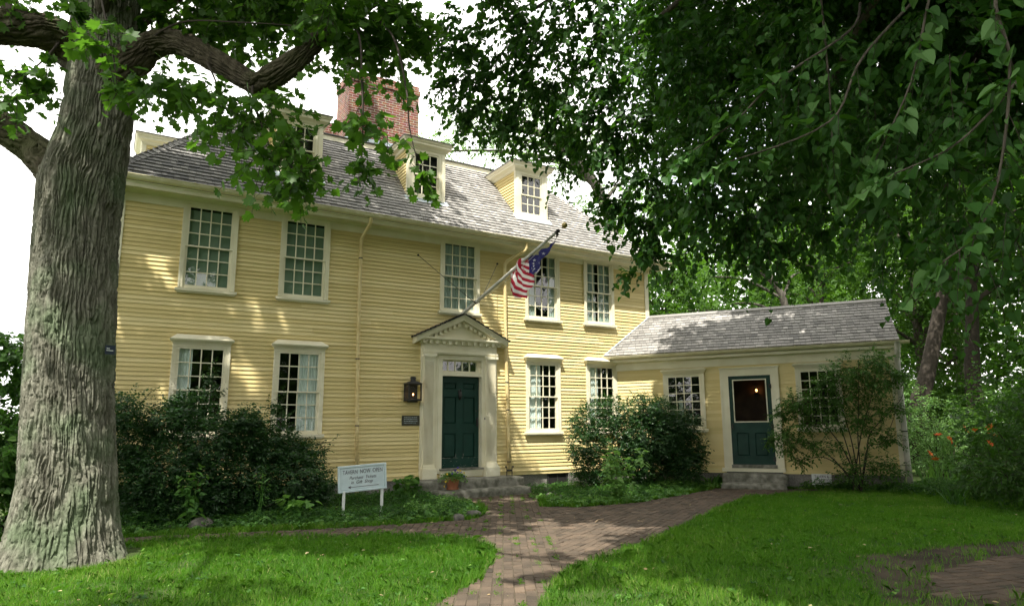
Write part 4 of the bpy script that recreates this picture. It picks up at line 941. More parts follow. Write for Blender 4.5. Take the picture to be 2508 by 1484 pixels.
for k_ in ('fred', 'fwhite', 'fblue'):
    m = M[k_]; n, l = m.node_tree.nodes, m.node_tree.links; tr = n.new('ShaderNodeBsdfTranslucent'); mx = n.new('ShaderNodeMixShader'); mx.inputs[0].default_value = .35
    src = n['Principled BSDF'].inputs['Base Color'].links[0].from_socket; l.new(src, tr.inputs['Color']); l.new(n['Principled BSDF'].outputs[0], mx.inputs[1]); l.new(tr.outputs[0], mx.inputs[2]); l.new(mx.outputs[0], n['Material Output'].inputs['Surface'])
flag = thing('flag', 'striped red and white flag with a blue starred corner drooping from the flagpole', 'flag', (FPX, -3.2, 3.45))
def bez(p, q, r, s):
    p, q, r = np.array(p), np.array(q), np.array(r); s = np.asarray(s)[:, None]
    return p*(1-s)**2+2*q*s*(1-s)+r*s**2
def fold(y, z, k=1.0):
    return FPX+.01+k*(.045*np.sin(y*7.5+z*3.0)+.035*np.sin(y*15.0-z*6.0+1.2)+.018*np.sin(y*31+z*11))
cl_ = MB()                                                              # stripes: curves from the pole edge down and round to the hanging hoist
ns, nt = 22, 9
top_a, top_d = np.array([-2.80, 4.265]), np.array([-2.23, 4.115])
bot_a, bot_g = np.array([-3.26, 3.835]), np.array([-2.84, 3.45])
S_ = np.linspace(0, 1, ns+1)
lines = []
for i in range(nt*2+1):
    t = i/(nt*2); p = top_a*(1-t)+top_d*t; r_ = bot_a*(1-t)+bot_g*t
    q = np.array([-2.75, 3.93])*(1-t)+np.array([-2.26, 3.52])*t
    lines.append(bez(p, q, r_, S_))
for i in range(nt*2):
    cl_.cm = (i//2) % 2
    for k in range(ns):
        P = [lines[i][k], lines[i][k+1], lines[i+1][k+1], lines[i+1][k]]
        cl_.face([(float(fold(p[0], p[1])), p[0], p[1]) for p in P])
cn = [np.array(v) for v in ((-3.96, 4.36), (-2.98, 4.27), (-2.93, 3.93), (-3.26, 3.835))]   # blue corner: tip, pole side, inner, hoist side
cl_.cm = 2; nu = 18
def canton(u, v):
    a = cn[0]*(1-u)+cn[1]*u; b = cn[3]*(1-u)+cn[2]*u
    p = a*(1-v)+b*v
    return p + np.array([0, -.06*math.sin(math.pi*u)*(1-v)])
def cpt_(u, v, dx=0): p = canton(u, v); return (float(fold(p[0], p[1]))+dx, p[0], p[1])
for i in range(nu):
    for j in range(10):
        cl_.face([cpt_(i/nu, j/10), cpt_((i+1)/nu, j/10), cpt_((i+1)/nu, (j+1)/10), cpt_(i/nu, (j+1)/10)])
cl_.cm = 0                                                               # top stripes between the blue corner and the pole line
tp = [np.array(v) for v in ((-2.98, 4.27), (-2.80, 4.265), (-2.79, 4.06), (-2.93, 3.93))]
for j in range(5):
    cl_.cm = (j+1) % 2
    for i in range(4):
        g_ = lambda u, v: (tp[0]*(1-u)+tp[1]*u)*(1-v)+(tp[3]*(1-u)+tp[2]*u)*v
        P = [g_(i/4, j/5), g_((i+1)/4, j/5), g_((i+1)/4, (j+1)/5), g_(i/4, (j+1)/5)]
        cl_.face([(float(fold(p[0], p[1])), p[0], p[1]) for p in P])
tail = [(-2.24, 4.10, -2.22, 3.74), (-2.29, 4.07, -2.30, 3.68), (-2.36, 4.0, -2.42, 3.62), (-2.44, 3.9, -2.52, 3.50), (-2.56, 3.75, -2.66, 3.47)]
for i in range(4):
    cl_.cm = i % 2; a, b = tail[i], tail[i+1]
    for k in range(6):
        u0, u1 = k/6, (k+1)/6
        L0, L1 = (lambda u: (a[0]+(a[2]-a[0])*u, a[1]+(a[3]-a[1])*u)), (lambda u: (b[0]+(b[2]-b[0])*u, b[1]+(b[3]-b[1])*u))
        P = [L0(u0), L1(u0), L1(u1), L0(u1)]; cl_.face([(float(fold(p[0], p[1]))+.04, p[0], p[1]) for p in P])
cl_.build('cloth', [M['fred'], M['fwhite'], M['fblue']], flag, smooth=True)
st = MB()
for (u, v, r_) in ((.42, .30, .036), (.58, .62, .036), (.30, .55, .03), (.70, .30, .034), (.66, .48, .03), (.78, .70, .036), (.80, .86, .034), (.50, .90, .034), (.36, .84, .03), (.16, .30, .03), (.86, .45, .03), (.24, .8, .026)):
    P = []
    for k in range(10):
        a = math.pi/2+k*math.pi/5+.3*v; rr = r_ if k % 2 == 0 else r_*.4
        p = canton(u, v)+np.array([rr*math.cos(a), rr*math.sin(a)]); P.append((float(fold(p[0], p[1]))-.008, p[0], p[1]))
    st.face(P)
st.build('star', M['fwhite'], flag)
f = MB(); f.tube([ptp-[0, -.02, .05], np.array([FPX, -4.0, 4.40]), np.array([FPX, -3.95, 4.36])], .006, 6); f.build('snap_hook', M['iron'], flag)

# stones along the beds
M['stone'] = paint('field_stone', (0.06, 0.058, 0.050), (0.17, 0.16, 0.135), rough=0.95, nscale=9, detail=8, bump=0.5, bscale=30)
def stone(c, r, label, seed):
    rr = np.random.default_rng(seed); bm = bmesh.new(); bmesh.ops.create_icosphere(bm, subdivisions=3, radius=1)
    D_ = nrm(rr.normal(size=(9, 3))); A_ = rr.uniform(-.22, .28, 9); sc = np.array([r*rr.uniform(.9, 1.35), r*rr.uniform(.8, 1.1), r*rr.uniform(.6, .85)])
    for v in bm.verts:
        p = np.array(v.co); k_ = 1+sum(a*max(0, p@d)**2 for a, d in zip(A_, D_)); v.co = p*k_*sc
    me = bpy.data.meshes.new('stone'); bm.to_mesh(me); bm.free(); me.materials.append(M['stone']); me.polygons.foreach_set('use_smooth', [True]*len(me.polygons))
    o = link('stone', me); o.location = (c[0], c[1], G+r*.25); return tag(o, label, 'stone', 'stones edging the planting beds')
for i, (c, r, lb) in enumerate([((1.49, -2.60), .17, 'large tan rounded stone at the right bed edge, nearest the path'), ((1.55, -2.05), .12, 'grey stone behind the large tan stone in the right bed'), ((2.1, -1.15), .15, 'flat grey stone against the right end of the lower doorstep'), ((1.33, -3.2), .09, 'small stone at the tip of the right bed'), ((2.05, -3.1), .10, 'small flat stone in the right bed between the weeds'),
        ((-1.12, -3.62), .13, 'pale pointed stone at the corner of the left bed beside the path'), ((-1.5, -3.82), .11, 'low dark stone left of the pale pointed stone'), ((-5.21, -2.62), .14, 'broad flat grey stone in front of the big dark shrub'), ((-5.65, -2.58), .09, 'small flat stone near the tree trunk'), ((1.8, -1.7), .11, 'mossy stone beside the right end of the granite step')]):
    stone(c, r, lb, 40+i)
# twig and fallen leaf on the path
f = MB(); f.tube([(.15, -5.35, G+.03), (.30, -5.22, G+.035), (.47, -5.14, G+.03)], [.008, .010, .006], 6); f.tube([(.30, -5.22, G+.035), (.36, -5.27, G+.03)], .005, 5)
M['twig'] = paint('dry_twig', (0.20, 0.14, 0.08), (0.32, 0.24, 0.15), rough=0.9)
tag(f.build('fallen_twig', M['twig']), 'dry twig lying on the right branch of the brick path', 'twig')
# ================================================================ FOLIAGE TOOLS
def leaf_template(kind):
    """outline halves (x to the side, y towards the tip, z curl); two polygons that meet on the midrib"""
    if kind == 'tulip':
        h = [(0, .04, 0), (.22, .0, .04), (.60, .16, .07), (.38, .40, .05), (.52, .74, .05), (.26, .72, .03), (.20, 1.0, -.02), (0, .80, -.02)]
    elif kind == 'heart':
        h = [(0, 0, 0), (.24, -.09, .07), (.46, .10, .15), (.46, .38, .13), (.29, .72, .0), (0, 1.06, -.22)]
    elif kind == 'oval':
        h = [(0, 0, 0), (.22, .22, .07), (.25, .55, .06), (0, 1., -.06)]
    elif kind == 'slim':
        h = [(0, 0, 0), (.12, .3, .04), (.11, .65, .0), (0, 1., -.12)]
    else:
        h = [(0, 0, 0), (.34, .42, .08), (0, 1., -.05)]
    r = np.array(h, float); l = r[::-1]*[-1, 1, 1]
    return r, l
def leaves_mesh(name, P, T, N, S, tone, kind, mat, parent):
    """one mesh of separate leaves: base point P, tip direction T, normal N, length S"""
    T = nrm(T); B = nrm(np.cross(T, N)); N2 = np.cross(B, T)
    r, l = leaf_template(kind); k = len(r); M_ = len(P)
    V = []
    for tp in (r, l):
        V.append(P[:, None, :] + S[:, None, None]*(tp[None, :, 0, None]*B[:, None, :]+tp[None, :, 1, None]*T[:, None, :]+tp[None, :, 2, None]*N2[:, None, :]))
    V = np.concatenate(V, 1).reshape(-1, 3)
    nf = 2*M_; nl = V.shape[0]
    me = bpy.data.meshes.new(name); me.vertices.add(nl); me.vertices.foreach_set('co', V.ravel())
    me.loops.add(nl); me.loops.foreach_set('vertex_index', np.arange(nl)); me.polygons.add(nf)
    me.polygons.foreach_set('loop_start', np.arange(nf)*k)
    try: me.polygons.foreach_set('loop_total', np.full(nf, k))
    except Exception: pass
    at = me.attributes.new('tone', 'FLOAT', 'FACE'); at.data.foreach_set('value', np.repeat(np.clip(tone, 0, 1), 2))
    me.materials.append(mat); me.update(calc_edges=True); me.validate()
    return link(name, me, parent)
def tubes_mesh(name, lines, rads, mat, parent, n=5, smooth=True):
    mb = MB()
    for P, r in zip(lines, rads): mb.tube(P, r, n, cap=False)
    return mb.build(name, mat, parent, smooth=smooth)
GAPS = [((2.7, 0, 4.4), (.65, -1, .24), 1.0), ((2.8, .6, 7.0), (.635, -1, .405), 1.0)]      # gaps in the canopy through which panes mirror the sky
def open_gap(p):
    ok = np.ones(len(p), bool)
    for a, d, r in GAPS:
        d = np.array(d)/np.linalg.norm(d); q = p-np.array(a); t = np.maximum(q@d, 0); ok &= (np.linalg.norm(q-t[:, None]*d, axis=1) > r) | (t < 1.5)
    return ok
class Foliage:
    def __init__(s): s.P = []; s.T = []; s.N = []; s.S = []; s.t = []; s.tw = []; s.tr = []
    def add(s, P, T, N, S, t): s.P.append(P); s.T.append(T); s.N.append(N); s.S.append(S); s.t.append(t)
    def sprays(s, rng, start, dirs, length, nl, size, droop=.35, twig=None, tone=.5, tvar=.18, flat=.5, spread=1.0, up=(0, 0, 1)):
        """leafy twigs: leaves alternate along a drooping line"""
        n = len(start); dirs = nrm(dirs); t = (np.arange(nl)+.6)/nl
        L = length*rng.uniform(.7, 1.3, n)
        pos = start[:, None, :] + dirs[:, None, :]*(L[:, None]*t)[:, :, None]
        pos[:, :, 2] -= (droop*L[:, None])*t[None, :]**2
        side = nrm(np.cross(dirs, np.broadcast_to(np.array(up, float)+[1e-3, 0, 0], dirs.shape)))
        sg = np.where(np.arange(nl) % 2 == 0, 1., -1.)
        tip = dirs[:, None, :]*.55 + side[:, None, :]*sg[None, :, None]*spread*rng.uniform(.6, 1.1, (n, nl, 1)) + rng.normal(0, .28, (n, nl, 3)); tip[:, :, 2] -= .35+droop*.4
        nn = np.zeros((n, nl, 3)); nn += np.array(up, float); nn += rng.normal(0, flat, (n, nl, 3)); nn += dirs[:, None, :]*.25
        sz = size*rng.uniform(.75, 1.15, (n, 1))*rng.uniform(.5, 1.3, (n, nl))
        tn = tone + rng.normal(0, tvar*.6, (n, 1)) + rng.normal(0, tvar, (n, nl))
        pos += nrm(tip)*(sz*.12)[:, :, None]
        s.add(pos.reshape(-1, 3), tip.reshape(-1, 3), nn.reshape(-1, 3), sz.ravel(), tn.ravel())
        if twig:
            tt = np.linspace(0, 1, 5)
            for i in range(n):
                q = start[i]+dirs[i]*L[i]*tt[:, None]; q[:, 2] -= droop*L[i]*tt**2
                s.tw.append(q); s.tr.append(np.linspace(twig, twig*.45, 5))
    def blob(s, rng, c, r, n, length, nl, size, droop=.35, twig=None, tone=.5, tvar=.18, flat=.5, squash=(1, 1, .8), out=None, shell=.35, down=.25):
        c = np.array(c, float); d = nrm(rng.normal(size=(n, 3))); rad = (shell+(1-shell)*rng.random(n)**.5)
        p = c + d*rad[:, None]*r*np.array(squash)
        k_ = open_gap(p); p, d, n = p[k_], d[k_], int(k_.sum())
        if n == 0: return
        dr = d.copy(); dr[:, 2] -= down
        if out is not None: dr += np.array(out)
        dr += rng.normal(0, .35, dr.shape)
        s.sprays(rng, p-nrm(dr)*length*.4, dr, length, nl, size, droop, twig, tone, tvar, flat)
    def build(s, name, kind, mat, parent, twigmat=None, twigname='twigs'):
        o = leaves_mesh(name, np.concatenate(s.P), np.concatenate(s.T), np.concatenate(s.N), np.concatenate(s.S), np.concatenate(s.t), kind, mat, parent)
        if s.tw: tubes_mesh(twigname, s.tw, s.tr, twigmat, parent, 4)
        return o
def limb(P, r0, r1, sub=6):
    """smooth tapering limb through the points"""
    P = np.array(P, float); n = len(P); t = np.linspace(0, n-1, (n-1)*sub+1); out = []
    for v in t:
        i = min(int(v), n-2); f = v-i
        p0, p1, p2, p3 = P[max(i-1, 0)], P[i], P[i+1], P[min(i+2, n-1)]
        out.append(.5*((2*p1)+(-p0+p2)*f+(2*p0-5*p1+4*p2-p3)*f*f+(-p0+3*p1-3*p2+p3)*f**3))
    return np.array(out), np.linspace(r0, r1, len(out))

GR = lambda *a: a
M['tulipleaf'] = leafmat('tulip_tree_leaf', [(0, (0.020, 0.056, 0.006)), (.5, (0.034, 0.088, 0.009)), (1, (0.058, 0.130, 0.015))], trans=(0.12, 0.30, 0.018), tfac=.42, rough=.5, spec=.22)
M['lindenleaf'] = leafmat('linden_leaf', [(0, (0.010, 0.036, 0.006)), (.5, (0.019, 0.062, 0.010)), (.85, (0.036, 0.100, 0.020)), (1, (0.09, 0.18, 0.055))], trans=(0.085, 0.25, 0.008), tfac=.34, rough=.55, spec=.22)
M['ashleaf'] = leafmat('light_green_leaf', [(0, (0.055, 0.13, 0.020)), (.5, (0.085, 0.18, 0.030)), (1, (0.13, 0.24, 0.05))], trans=(0.25, 0.50, 0.06), tfac=.45, rough=.5)
M['woodleaf'] = leafmat('woodland_leaf', [(0, (0.016, 0.046, 0.006)), (.5, (0.030, 0.076, 0.009)), (1, (0.066, 0.135, 0.020))], trans=(0.12, 0.29, 0.015), tfac=.38, rough=.6, spec=.2)
M['shrubleaf'] = leafmat('dark_glossy_shrub_leaf', [(0, (0.010, 0.034, 0.008)), (.5, (0.018, 0.058, 0.013)), (.85, (0.034, 0.095, 0.020)), (1, (0.08, 0.17, 0.035))], trans=(0.06, 0.20, 0.015), tfac=.22, rough=.42, spec=.35)
M['coverleaf'] = leafmat('ground_cover_leaf', [(0, (0.016, 0.050, 0.010)), (.5, (0.030, 0.090, 0.016)), (.85, (0.06, 0.15, 0.024)), (1, (0.13, 0.25, 0.04))], trans=(0.10, 0.30, 0.02), tfac=.30, rough=.55, spec=.22)
M['weedleaf'] = leafmat('bright_weed_leaf', [(0, (0.045, 0.13, 0.022)), (.5, (0.075, 0.19, 0.035)), (1, (0.14, 0.27, 0.06))], trans=(0.25, 0.52, 0.07), tfac=.35, rough=.5)
M['gardenleaf'] = leafmat('pale_garden_leaf', [(0, (0.06, 0.15, 0.03)), (.5, (0.11, 0.23, 0.06)), (1, (0.20, 0.34, 0.12))], trans=(0.30, 0.55, 0.10), tfac=.40, rough=.5)
M['grass'] = leafmat('grass_blade', [(0, (0.032, 0.100, 0.009)), (.5, (0.064, 0.165, 0.014)), (.85, (0.135, 0.245, 0.026)), (1, (0.30, 0.31, 0.11))], trans=(0.16, 0.44, 0.015), tfac=.42, rough=.6, spec=.2)
M['twigbark'] = paint('twig_bark', (0.022, 0.017, 0.012), (0.045, 0.036, 0.026), rough=.9, nscale=12)
M['darkbark'] = paint('dark_branch_bark', (0.040, 0.034, 0.026), (0.10, 0.085, 0.065), rough=.95, nscale=9, detail=8, stretch=(3, 3, .7), bump=.8, bscale=16, bdist=.03)
M['greybark'] = paint('grey_trunk_bark', (0.045, 0.040, 0.032), (0.115, 0.105, 0.085), rough=.95, nscale=7, detail=8, stretch=(3, 3, .6), bump=.8, bscale=14, bdist=.03)

def barkmat(name, c0, c1, c2, lich):
    m, n, l, b = newmat(name)
    tc = n.new('ShaderNodeTexCoord')
    def nz(sc, dt, st=(1, 1, 1)):
        mp = n.new('ShaderNodeMapping'); mp.inputs['Scale'].default_value = st; no = n.new('ShaderNodeTexNoise'); no.inputs['Scale'].default_value = sc; no.inputs['Detail'].default_value = dt
        l.new(tc.outputs['Object'], mp.inputs['Vector']); l.new(mp.outputs['Vector'], no.inputs['Vector']); return no
    a = nz(7, 9, (1.6, 1.6, .5)); r1 = n.new('ShaderNodeValToRGB'); e = r1.color_ramp.elements
    e[0].position = .3; e[0].color = (*c0, 1); e[1].position = .72; e[1].color = (*c2, 1); x = e.new(.5); x.color = (*c1, 1)
    l.new(a.outputs['Fac'], r1.inputs['Fac'])
    g = nz(1.7, 6); r2 = n.new('ShaderNodeValToRGB'); r2.color_ramp.elements[0].position = .46; r2.color_ramp.elements[1].position = .66
    l.new(g.outputs['Fac'], r2.inputs['Fac'])
    mx = n.new('ShaderNodeMix'); mx.data_type = 'RGBA'; mt = n.new('ShaderNodeMath'); mt.operation = 'MULTIPLY'; mt.inputs[1].default_value = .55
    l.new(r2.outputs['Color'], mt.inputs[0]); l.new(mt.outputs[0], mx.inputs[0]); l.new(r1.outputs['Color'], mx.inputs[6]); mx.inputs[7].default_value = (*lich, 1)
    l.new(mx.outputs[2], b.inputs['Base Color']); b.inputs['Roughness'].default_value = .95; b.inputs['Specular IOR Level'].default_value = .2
    h = nz(26, 8, (1.4, 1.4, 1.0)); bp = n.new('ShaderNodeBump'); bp.inputs['Strength'].default_value = .8; bp.inputs['Distance'].default_value = .02
    l.new(h.outputs['Fac'], bp.inputs['Height']); l.new(bp.outputs['Normal'], b.inputs['Normal'])
    return m
M['bark'] = barkmat('furrowed_grey_green_bark', (.068, .066, .048), (.130, .128, .098), (.215, .212, .168), (.085, .135, .064))
M['limbbark'] = barkmat('mossy_brown_shaded_limb_bark', (.028, .024, .015), (.055, .047, .030), (.10, .088, .062), (.050, .062, .020))  # mossy brown bark, darkened further in place of shade from the leaves above

def ss(x, a_, b_): x = np.clip((x-a_)/(b_-a_), 0, 1); return x*x*(3-2*x)
def furrow(u, v, w, seed):
    """bark relief: tall interlocking plates parted by narrow wandering furrows; u round the stem (0..w), v up"""
    u2 = u + .8*(vnoise(u*.22, v*.6, seed+1)-.5)*2 + .38*(vnoise(u*.8, v*2.4, seed+2)-.5)*2 + .14*(vnoise(u*2, v*8, seed+9)-.5)*2; v2 = v + .6*(vnoise(u*.6, v*.9, seed+6)-.5)
    iu, iv = np.floor(u2), np.floor(v2); f1 = np.full(u.shape, 9.); f2 = np.full(u.shape, 9.)
    for du in (-1, 0, 1):
        for dv in (-1, 0, 1):
            a, b = iu+du, iv+dv; px = a+.15+.7*hash2(a, b, seed+3); py = b+.05+.9*hash2(a, b, seed+4)
            d = np.hypot(u2-px, (v2-py)*.55); f2 = np.minimum(f2, np.maximum(f1, d)); f1 = np.minimum(f1, d)
    h = .15+.85*ss(f2-f1, .015, .30)
    b = vnoise(u2*2.2, v*3.0, seed+5); h -= .25*ss(1-np.abs(2*b-1), .70, .95)
    c_ = vnoise(u2*1.3, v*9, seed+10); h -= .28*ss(c_, .72, .86)
    h += .16*vnoise(u2*4, v*11, seed+7)+.10*vnoise(u2*9, v*26, seed+8) - .10
    return h

def trunk_mesh(name, zs, cx, cy, rad, mat, parent, nu=760, nv=900, relief=.041, lobes=None, seed=1, vscale=1.9, ridges=62):
    z = np.concatenate([np.linspace(zs[0], min(7, zs[-1]-.5), nv), np.linspace(min(7.1, zs[-1]-.4), zs[-1], 50)]); nv = len(z); X, Y_, Rr = np.interp(z, zs, cx), np.interp(z, zs, cy), np.interp(z, zs, rad)
    for q in (X, Y_, Rr):
        ker = np.ones(25)/25; q[:] = np.convolve(np.pad(q, 12, 'edge'), ker, 'valid')
    th = np.arange(nu+1)*2*math.pi/nu; TH, ZZ = np.meshgrid(th, z); RR = np.repeat(Rr[:, None], nu+1, 1)
    f = furrow(TH/(2*math.pi)*ridges, ZZ*vscale, ridges, seed)
    f2 = furrow((TH/(2*math.pi)-1)*ridges, ZZ*vscale, ridges, seed)     # close the seam at the back
    k = np.clip((TH-2*math.pi*.93)/(2*math.pi*.07), 0, 1); f = f*(1-k)+f2*k
    RR = RR*(1+.03*np.sin(3*TH+ZZ*.4)+.02*np.sin(5*TH+1-ZZ*.3))
    if lobes is not None:
        for (a, h0, amp, wd) in lobes:
            d = np.angle(np.exp(1j*(TH-a))); RR += amp*np.exp(-(d/wd)**2)*np.exp(-np.maximum(ZZ-zs[0], 0)/h0)
    RR += relief*(f-.6)*np.clip(RR/.4, .5, 1.3)
    V = np.stack([X[:, None]+RR*np.cos(TH), Y_[:, None]+RR*np.sin(TH), ZZ], -1)[:, :-1].reshape(-1, 3)
    i = np.arange(nv-1)[:, None]*nu; j = np.arange(nu)[None, :]; j2 = (j+1) % nu
    F = np.stack([i+j, i+j2, i+nu+j2, i+nu+j], -1).reshape(-1, 4)
    return grid_mesh(name, V, F, mat, parent)
def grid_mesh(name, V, F, mat, parent):
    me = bpy.data.meshes.new(name); me.vertices.add(len(V)); me.vertices.foreach_set('co', V.ravel())
    me.loops.add(F.size); me.loops.foreach_set('vertex_index', F.ravel()); me.polygons.add(len(F)); me.polygons.foreach_set('loop_start', np.arange(len(F))*F.shape[1])
    me.polygons.foreach_set('use_smooth', np.ones(len(F), bool)); me.materials.append(mat); me.update(calc_edges=True); me.validate()
    return link(name, me, parent)
def bark_limb(name, pts, rads, mat, parent, nu=200, sub=50, relief=.034, seed=3, ridges=17, vscale=2.8):
    P, _ = limb(pts, 1, 1, sub); n = len(P); rr = np.interp(np.linspace(0, 1, n), np.linspace(0, 1, len(rads)), rads)
    T = nrm(np.gradient(P, axis=0)); U = np.zeros_like(P); u = nrm(np.cross(T[0], [0.1, .2, 1.]))
    for i in range(n): u = nrm(u-T[i]*(u@T[i])); U[i] = u
    Wv = np.cross(T, U); s = np.concatenate([[0], np.cumsum(np.linalg.norm(np.diff(P, axis=0), axis=1))])
    th = np.arange(nu)*2*math.pi/nu; TH, SS = np.meshgrid(th, s)
    f = furrow(TH/(2*math.pi)*ridges, SS*vscale, ridges, seed); f2 = furrow((TH/(2*math.pi)-1)*ridges, SS*vscale, ridges, seed)
    k = np.clip((TH-2*math.pi*.9)/(2*math.pi*.1), 0, 1); f = f*(1-k)+f2*k
    R_ = rr[:, None]*(1+.06*np.sin(2*TH+SS*3)+.05*np.sin(SS*7+TH)) + relief*(f-.6)
    V = P[:, None, :]+R_[:, :, None]*(np.cos(TH)[:, :, None]*U[:, None, :]+np.sin(TH)[:, :, None]*Wv[:, None, :])
    i = np.arange(n-1)[:, None]*nu; j = np.arange(nu)[None, :]; j2 = (j+1) % nu
    F = np.stack([i+j, i+j2, i+nu+j2, i+nu+j], -1).reshape(-1, 4)
    return grid_mesh(name, V.reshape(-1, 3), F, mat, parent)

# ================================================================ THE BIG TULIP TREE
TRX, TRY = -6.90, -4.32
tulip = thing('tulip_tree', 'massive grey trunk with furrowed bark and lobed leaves, foreground left of the house', 'tree', (TRX, TRY, G))
trunk_mesh('trunk', [-.75, -.55, -.3, 0, .35, 1.2, 2.2, 3.4, 4.1, 4.8, 5.6, 6.6, 9, 13], [-6.89, -6.89, -6.90, -6.91, -6.92, -7.0, -7.06, -7.12, -7.12, -7.03, -7.01, -7.05, -7.1, -7.1], [-4.35]*4+[-4.34, -4.30, -4.25, -4.2, -4.2, -4.2, -4.2, -4.2, -4.2, -4.2],
           [.68, .63, .56, .52, .49, .465, .46, .455, .47, .405, .395, .395, .36, .25], M['bark'], tulip,
           lobes=[(R(-75), .30, .06, .35), (R(-140), .30, .09, .3), (R(-25), .25, .13, .25), (R(40), .3, .12, .4), (R(110), .3, .12, .4), (R(170), .3, .07, .4)], seed=7)
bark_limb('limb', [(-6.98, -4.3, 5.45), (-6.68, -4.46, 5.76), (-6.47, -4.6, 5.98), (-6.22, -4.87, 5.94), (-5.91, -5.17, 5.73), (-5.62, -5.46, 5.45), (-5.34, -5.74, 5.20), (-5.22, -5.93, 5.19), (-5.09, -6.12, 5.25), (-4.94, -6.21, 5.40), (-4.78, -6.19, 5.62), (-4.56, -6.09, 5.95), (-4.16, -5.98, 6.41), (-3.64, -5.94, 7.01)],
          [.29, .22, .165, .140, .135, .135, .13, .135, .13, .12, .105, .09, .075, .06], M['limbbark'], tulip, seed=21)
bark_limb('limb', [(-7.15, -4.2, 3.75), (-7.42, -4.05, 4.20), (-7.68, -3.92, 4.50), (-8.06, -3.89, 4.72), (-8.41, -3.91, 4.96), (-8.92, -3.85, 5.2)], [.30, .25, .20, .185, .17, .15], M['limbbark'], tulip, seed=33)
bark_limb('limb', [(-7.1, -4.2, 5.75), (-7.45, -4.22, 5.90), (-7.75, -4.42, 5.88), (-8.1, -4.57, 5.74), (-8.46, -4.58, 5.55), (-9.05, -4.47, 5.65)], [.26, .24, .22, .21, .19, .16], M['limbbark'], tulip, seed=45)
rT = np.random.default_rng(21)
TUL = [(-6.38, -4.47, 6.49, 0.37, 12), (-5.91, -5.00, 6.35, 0.42, 14), (-5.34, -5.32, 6.25, 0.47, 17), (-4.84, -5.40, 6.54, 0.43, 14), (-4.58, -6.54, 5.92, 0.40, 15), (-4.16, -6.53, 5.78, 0.36, 12), (-3.70, -6.43, 6.27, 0.38, 12), (-3.39, -6.54, 5.90, 0.24, 6), (-4.04, -6.78, 6.08, 0.41, 10), (-6.43, -5.51, 4.97, 0.25, 10), (-6.18, -5.86, 4.82, 0.24, 9), (-5.77, -6.27, 4.56, 0.33, 14), (-5.54, -6.58, 4.29, 0.32, 10), (-5.31, -6.74, 4.38, 0.36, 10), (-5.19, -7.08, 3.94, 0.26, 9), (-5.41, -7.02, 3.73, 0.26, 7), (-5.12, -7.26, 3.53, 0.21, 9), (-5.18, -7.20, 3.38, 0.12, 3), (-4.94, -7.18, 3.73, 0.17, 3), (-4.48, -7.30, 4.73, 0.27, 2), (-4.27, -7.39, 4.55, 0.27, 2), (-4.06, -7.45, 4.78, 0.23, 1), (-4.43, -7.34, 4.20, 0.22, 4), (-4.15, -7.50, 4.15, 0.18, 2), (-4.46, -7.35, 3.76, 0.18, 3), (-4.00, -7.62, 3.76, 0.18, 2), (-3.84, -7.69, 3.63, 0.11, 2), (-4.41, -7.35, 3.63, 0.11, 2), (-4.97, -6.21, 5.43, 0.30, 3), (-4.67, -6.59, 5.27, 0.20, 2), (-7.67, -5.64, 4.69, 0.27, 7), (-7.77, -5.75, 4.38, 0.17, 5), (-7.49, -5.51, 4.68, 0.18, 3), (-7.26, -6.14, 5.37, 0.17, 6), (-7.91, -4.45, 6.18, 0.30, 7), (-7.56, -5.09, 5.18, 0.19, 3), (-6.86, -7.03, 4.56, 0.20, 3), (-7.03, -6.77, 4.91, 0.20, 3), (-6.77, -6.91, 4.24, 0.10, 2), (-6.62, -4.51, 6.51, 0.50, 10), (-6.14, -4.59, 6.66, 0.62, 16), (-5.61, -4.90, 6.63, 0.62, 16), (-5.05, -5.35, 6.62, 0.61, 14), (-4.56, -5.62, 6.51, 0.50, 12), (-4.19, -5.91, 6.28, 0.44, 12), (-3.90, -6.25, 5.96, 0.38, 12), (-3.59, -6.47, 6.17, 0.38, 12), (-5.55, -4.63, 6.30, 0.46, 8), (-5.96, -4.42, 6.47, 0.40, 8), (-4.86, -5.05, 6.35, 0.40, 7), (-4.32, -6.40, 5.58, 0.28, 8), (-3.93, -6.82, 5.37, 0.25, 3), (-6.50, -5.01, 5.16, 0.26, 6), (-6.10, -5.45, 4.99, 0.25, 7), (-4.46, -6.04, 6.59, 0.54, 14), (-5.28, -5.37, 6.83, 0.66, 14)]
fo = Foliage()
for (x, y, z, r, n) in TUL:
    fo.blob(rT, (x, y, z), r*1.05, max(2, int(n*1.75)), .36, 7, .108, droop=.30, twig=.0045, tone=.5, tvar=.2, flat=.95, squash=(1, 1, .8), shell=.1, down=.3)
for P in ([(-5.35, -5.74, 5.2), (-5.42, -6.2, 4.8), (-5.40, -6.7, 4.3), (-5.30, -6.95, 3.85), (-5.15, -7.15, 3.4)], [(-4.3, -6.0, 6.3), (-4.35, -6.8, 5.6), (-4.42, -7.2, 4.8), (-4.43, -7.33, 4.2), (-4.45, -7.35, 3.65)], [(-4.0, -5.95, 6.5), (-4.0, -7.0, 5.6), (-3.98, -7.45, 4.7), (-3.97, -7.55, 4.2), (-3.86, -7.66, 3.6)],
          [(-6.6, -4.55, 5.95), (-6.2, -5.3, 6.0), (-5.6, -6.2, 5.7), (-5.1, -6.6, 5.6)], [(-5.9, -5.2, 5.7), (-5.8, -5.8, 5.1), (-5.7, -6.3, 4.5)], [(-4.6, -6.1, 5.9), (-4.2, -6.5, 6.0), (-3.6, -6.6, 6.1)], [(-7.5, -4.3, 5.9), (-7.55, -5.0, 5.3), (-7.7, -5.7, 4.6)], [(-7.1, -5.0, 6.3), (-7.0, -6.3, 5.4), (-6.85, -6.95, 4.6), (-6.78, -6.95, 4.25)]):
    q, rr = limb(P, .017, .006); fo.tw.append(q); fo.tr.append(rr)
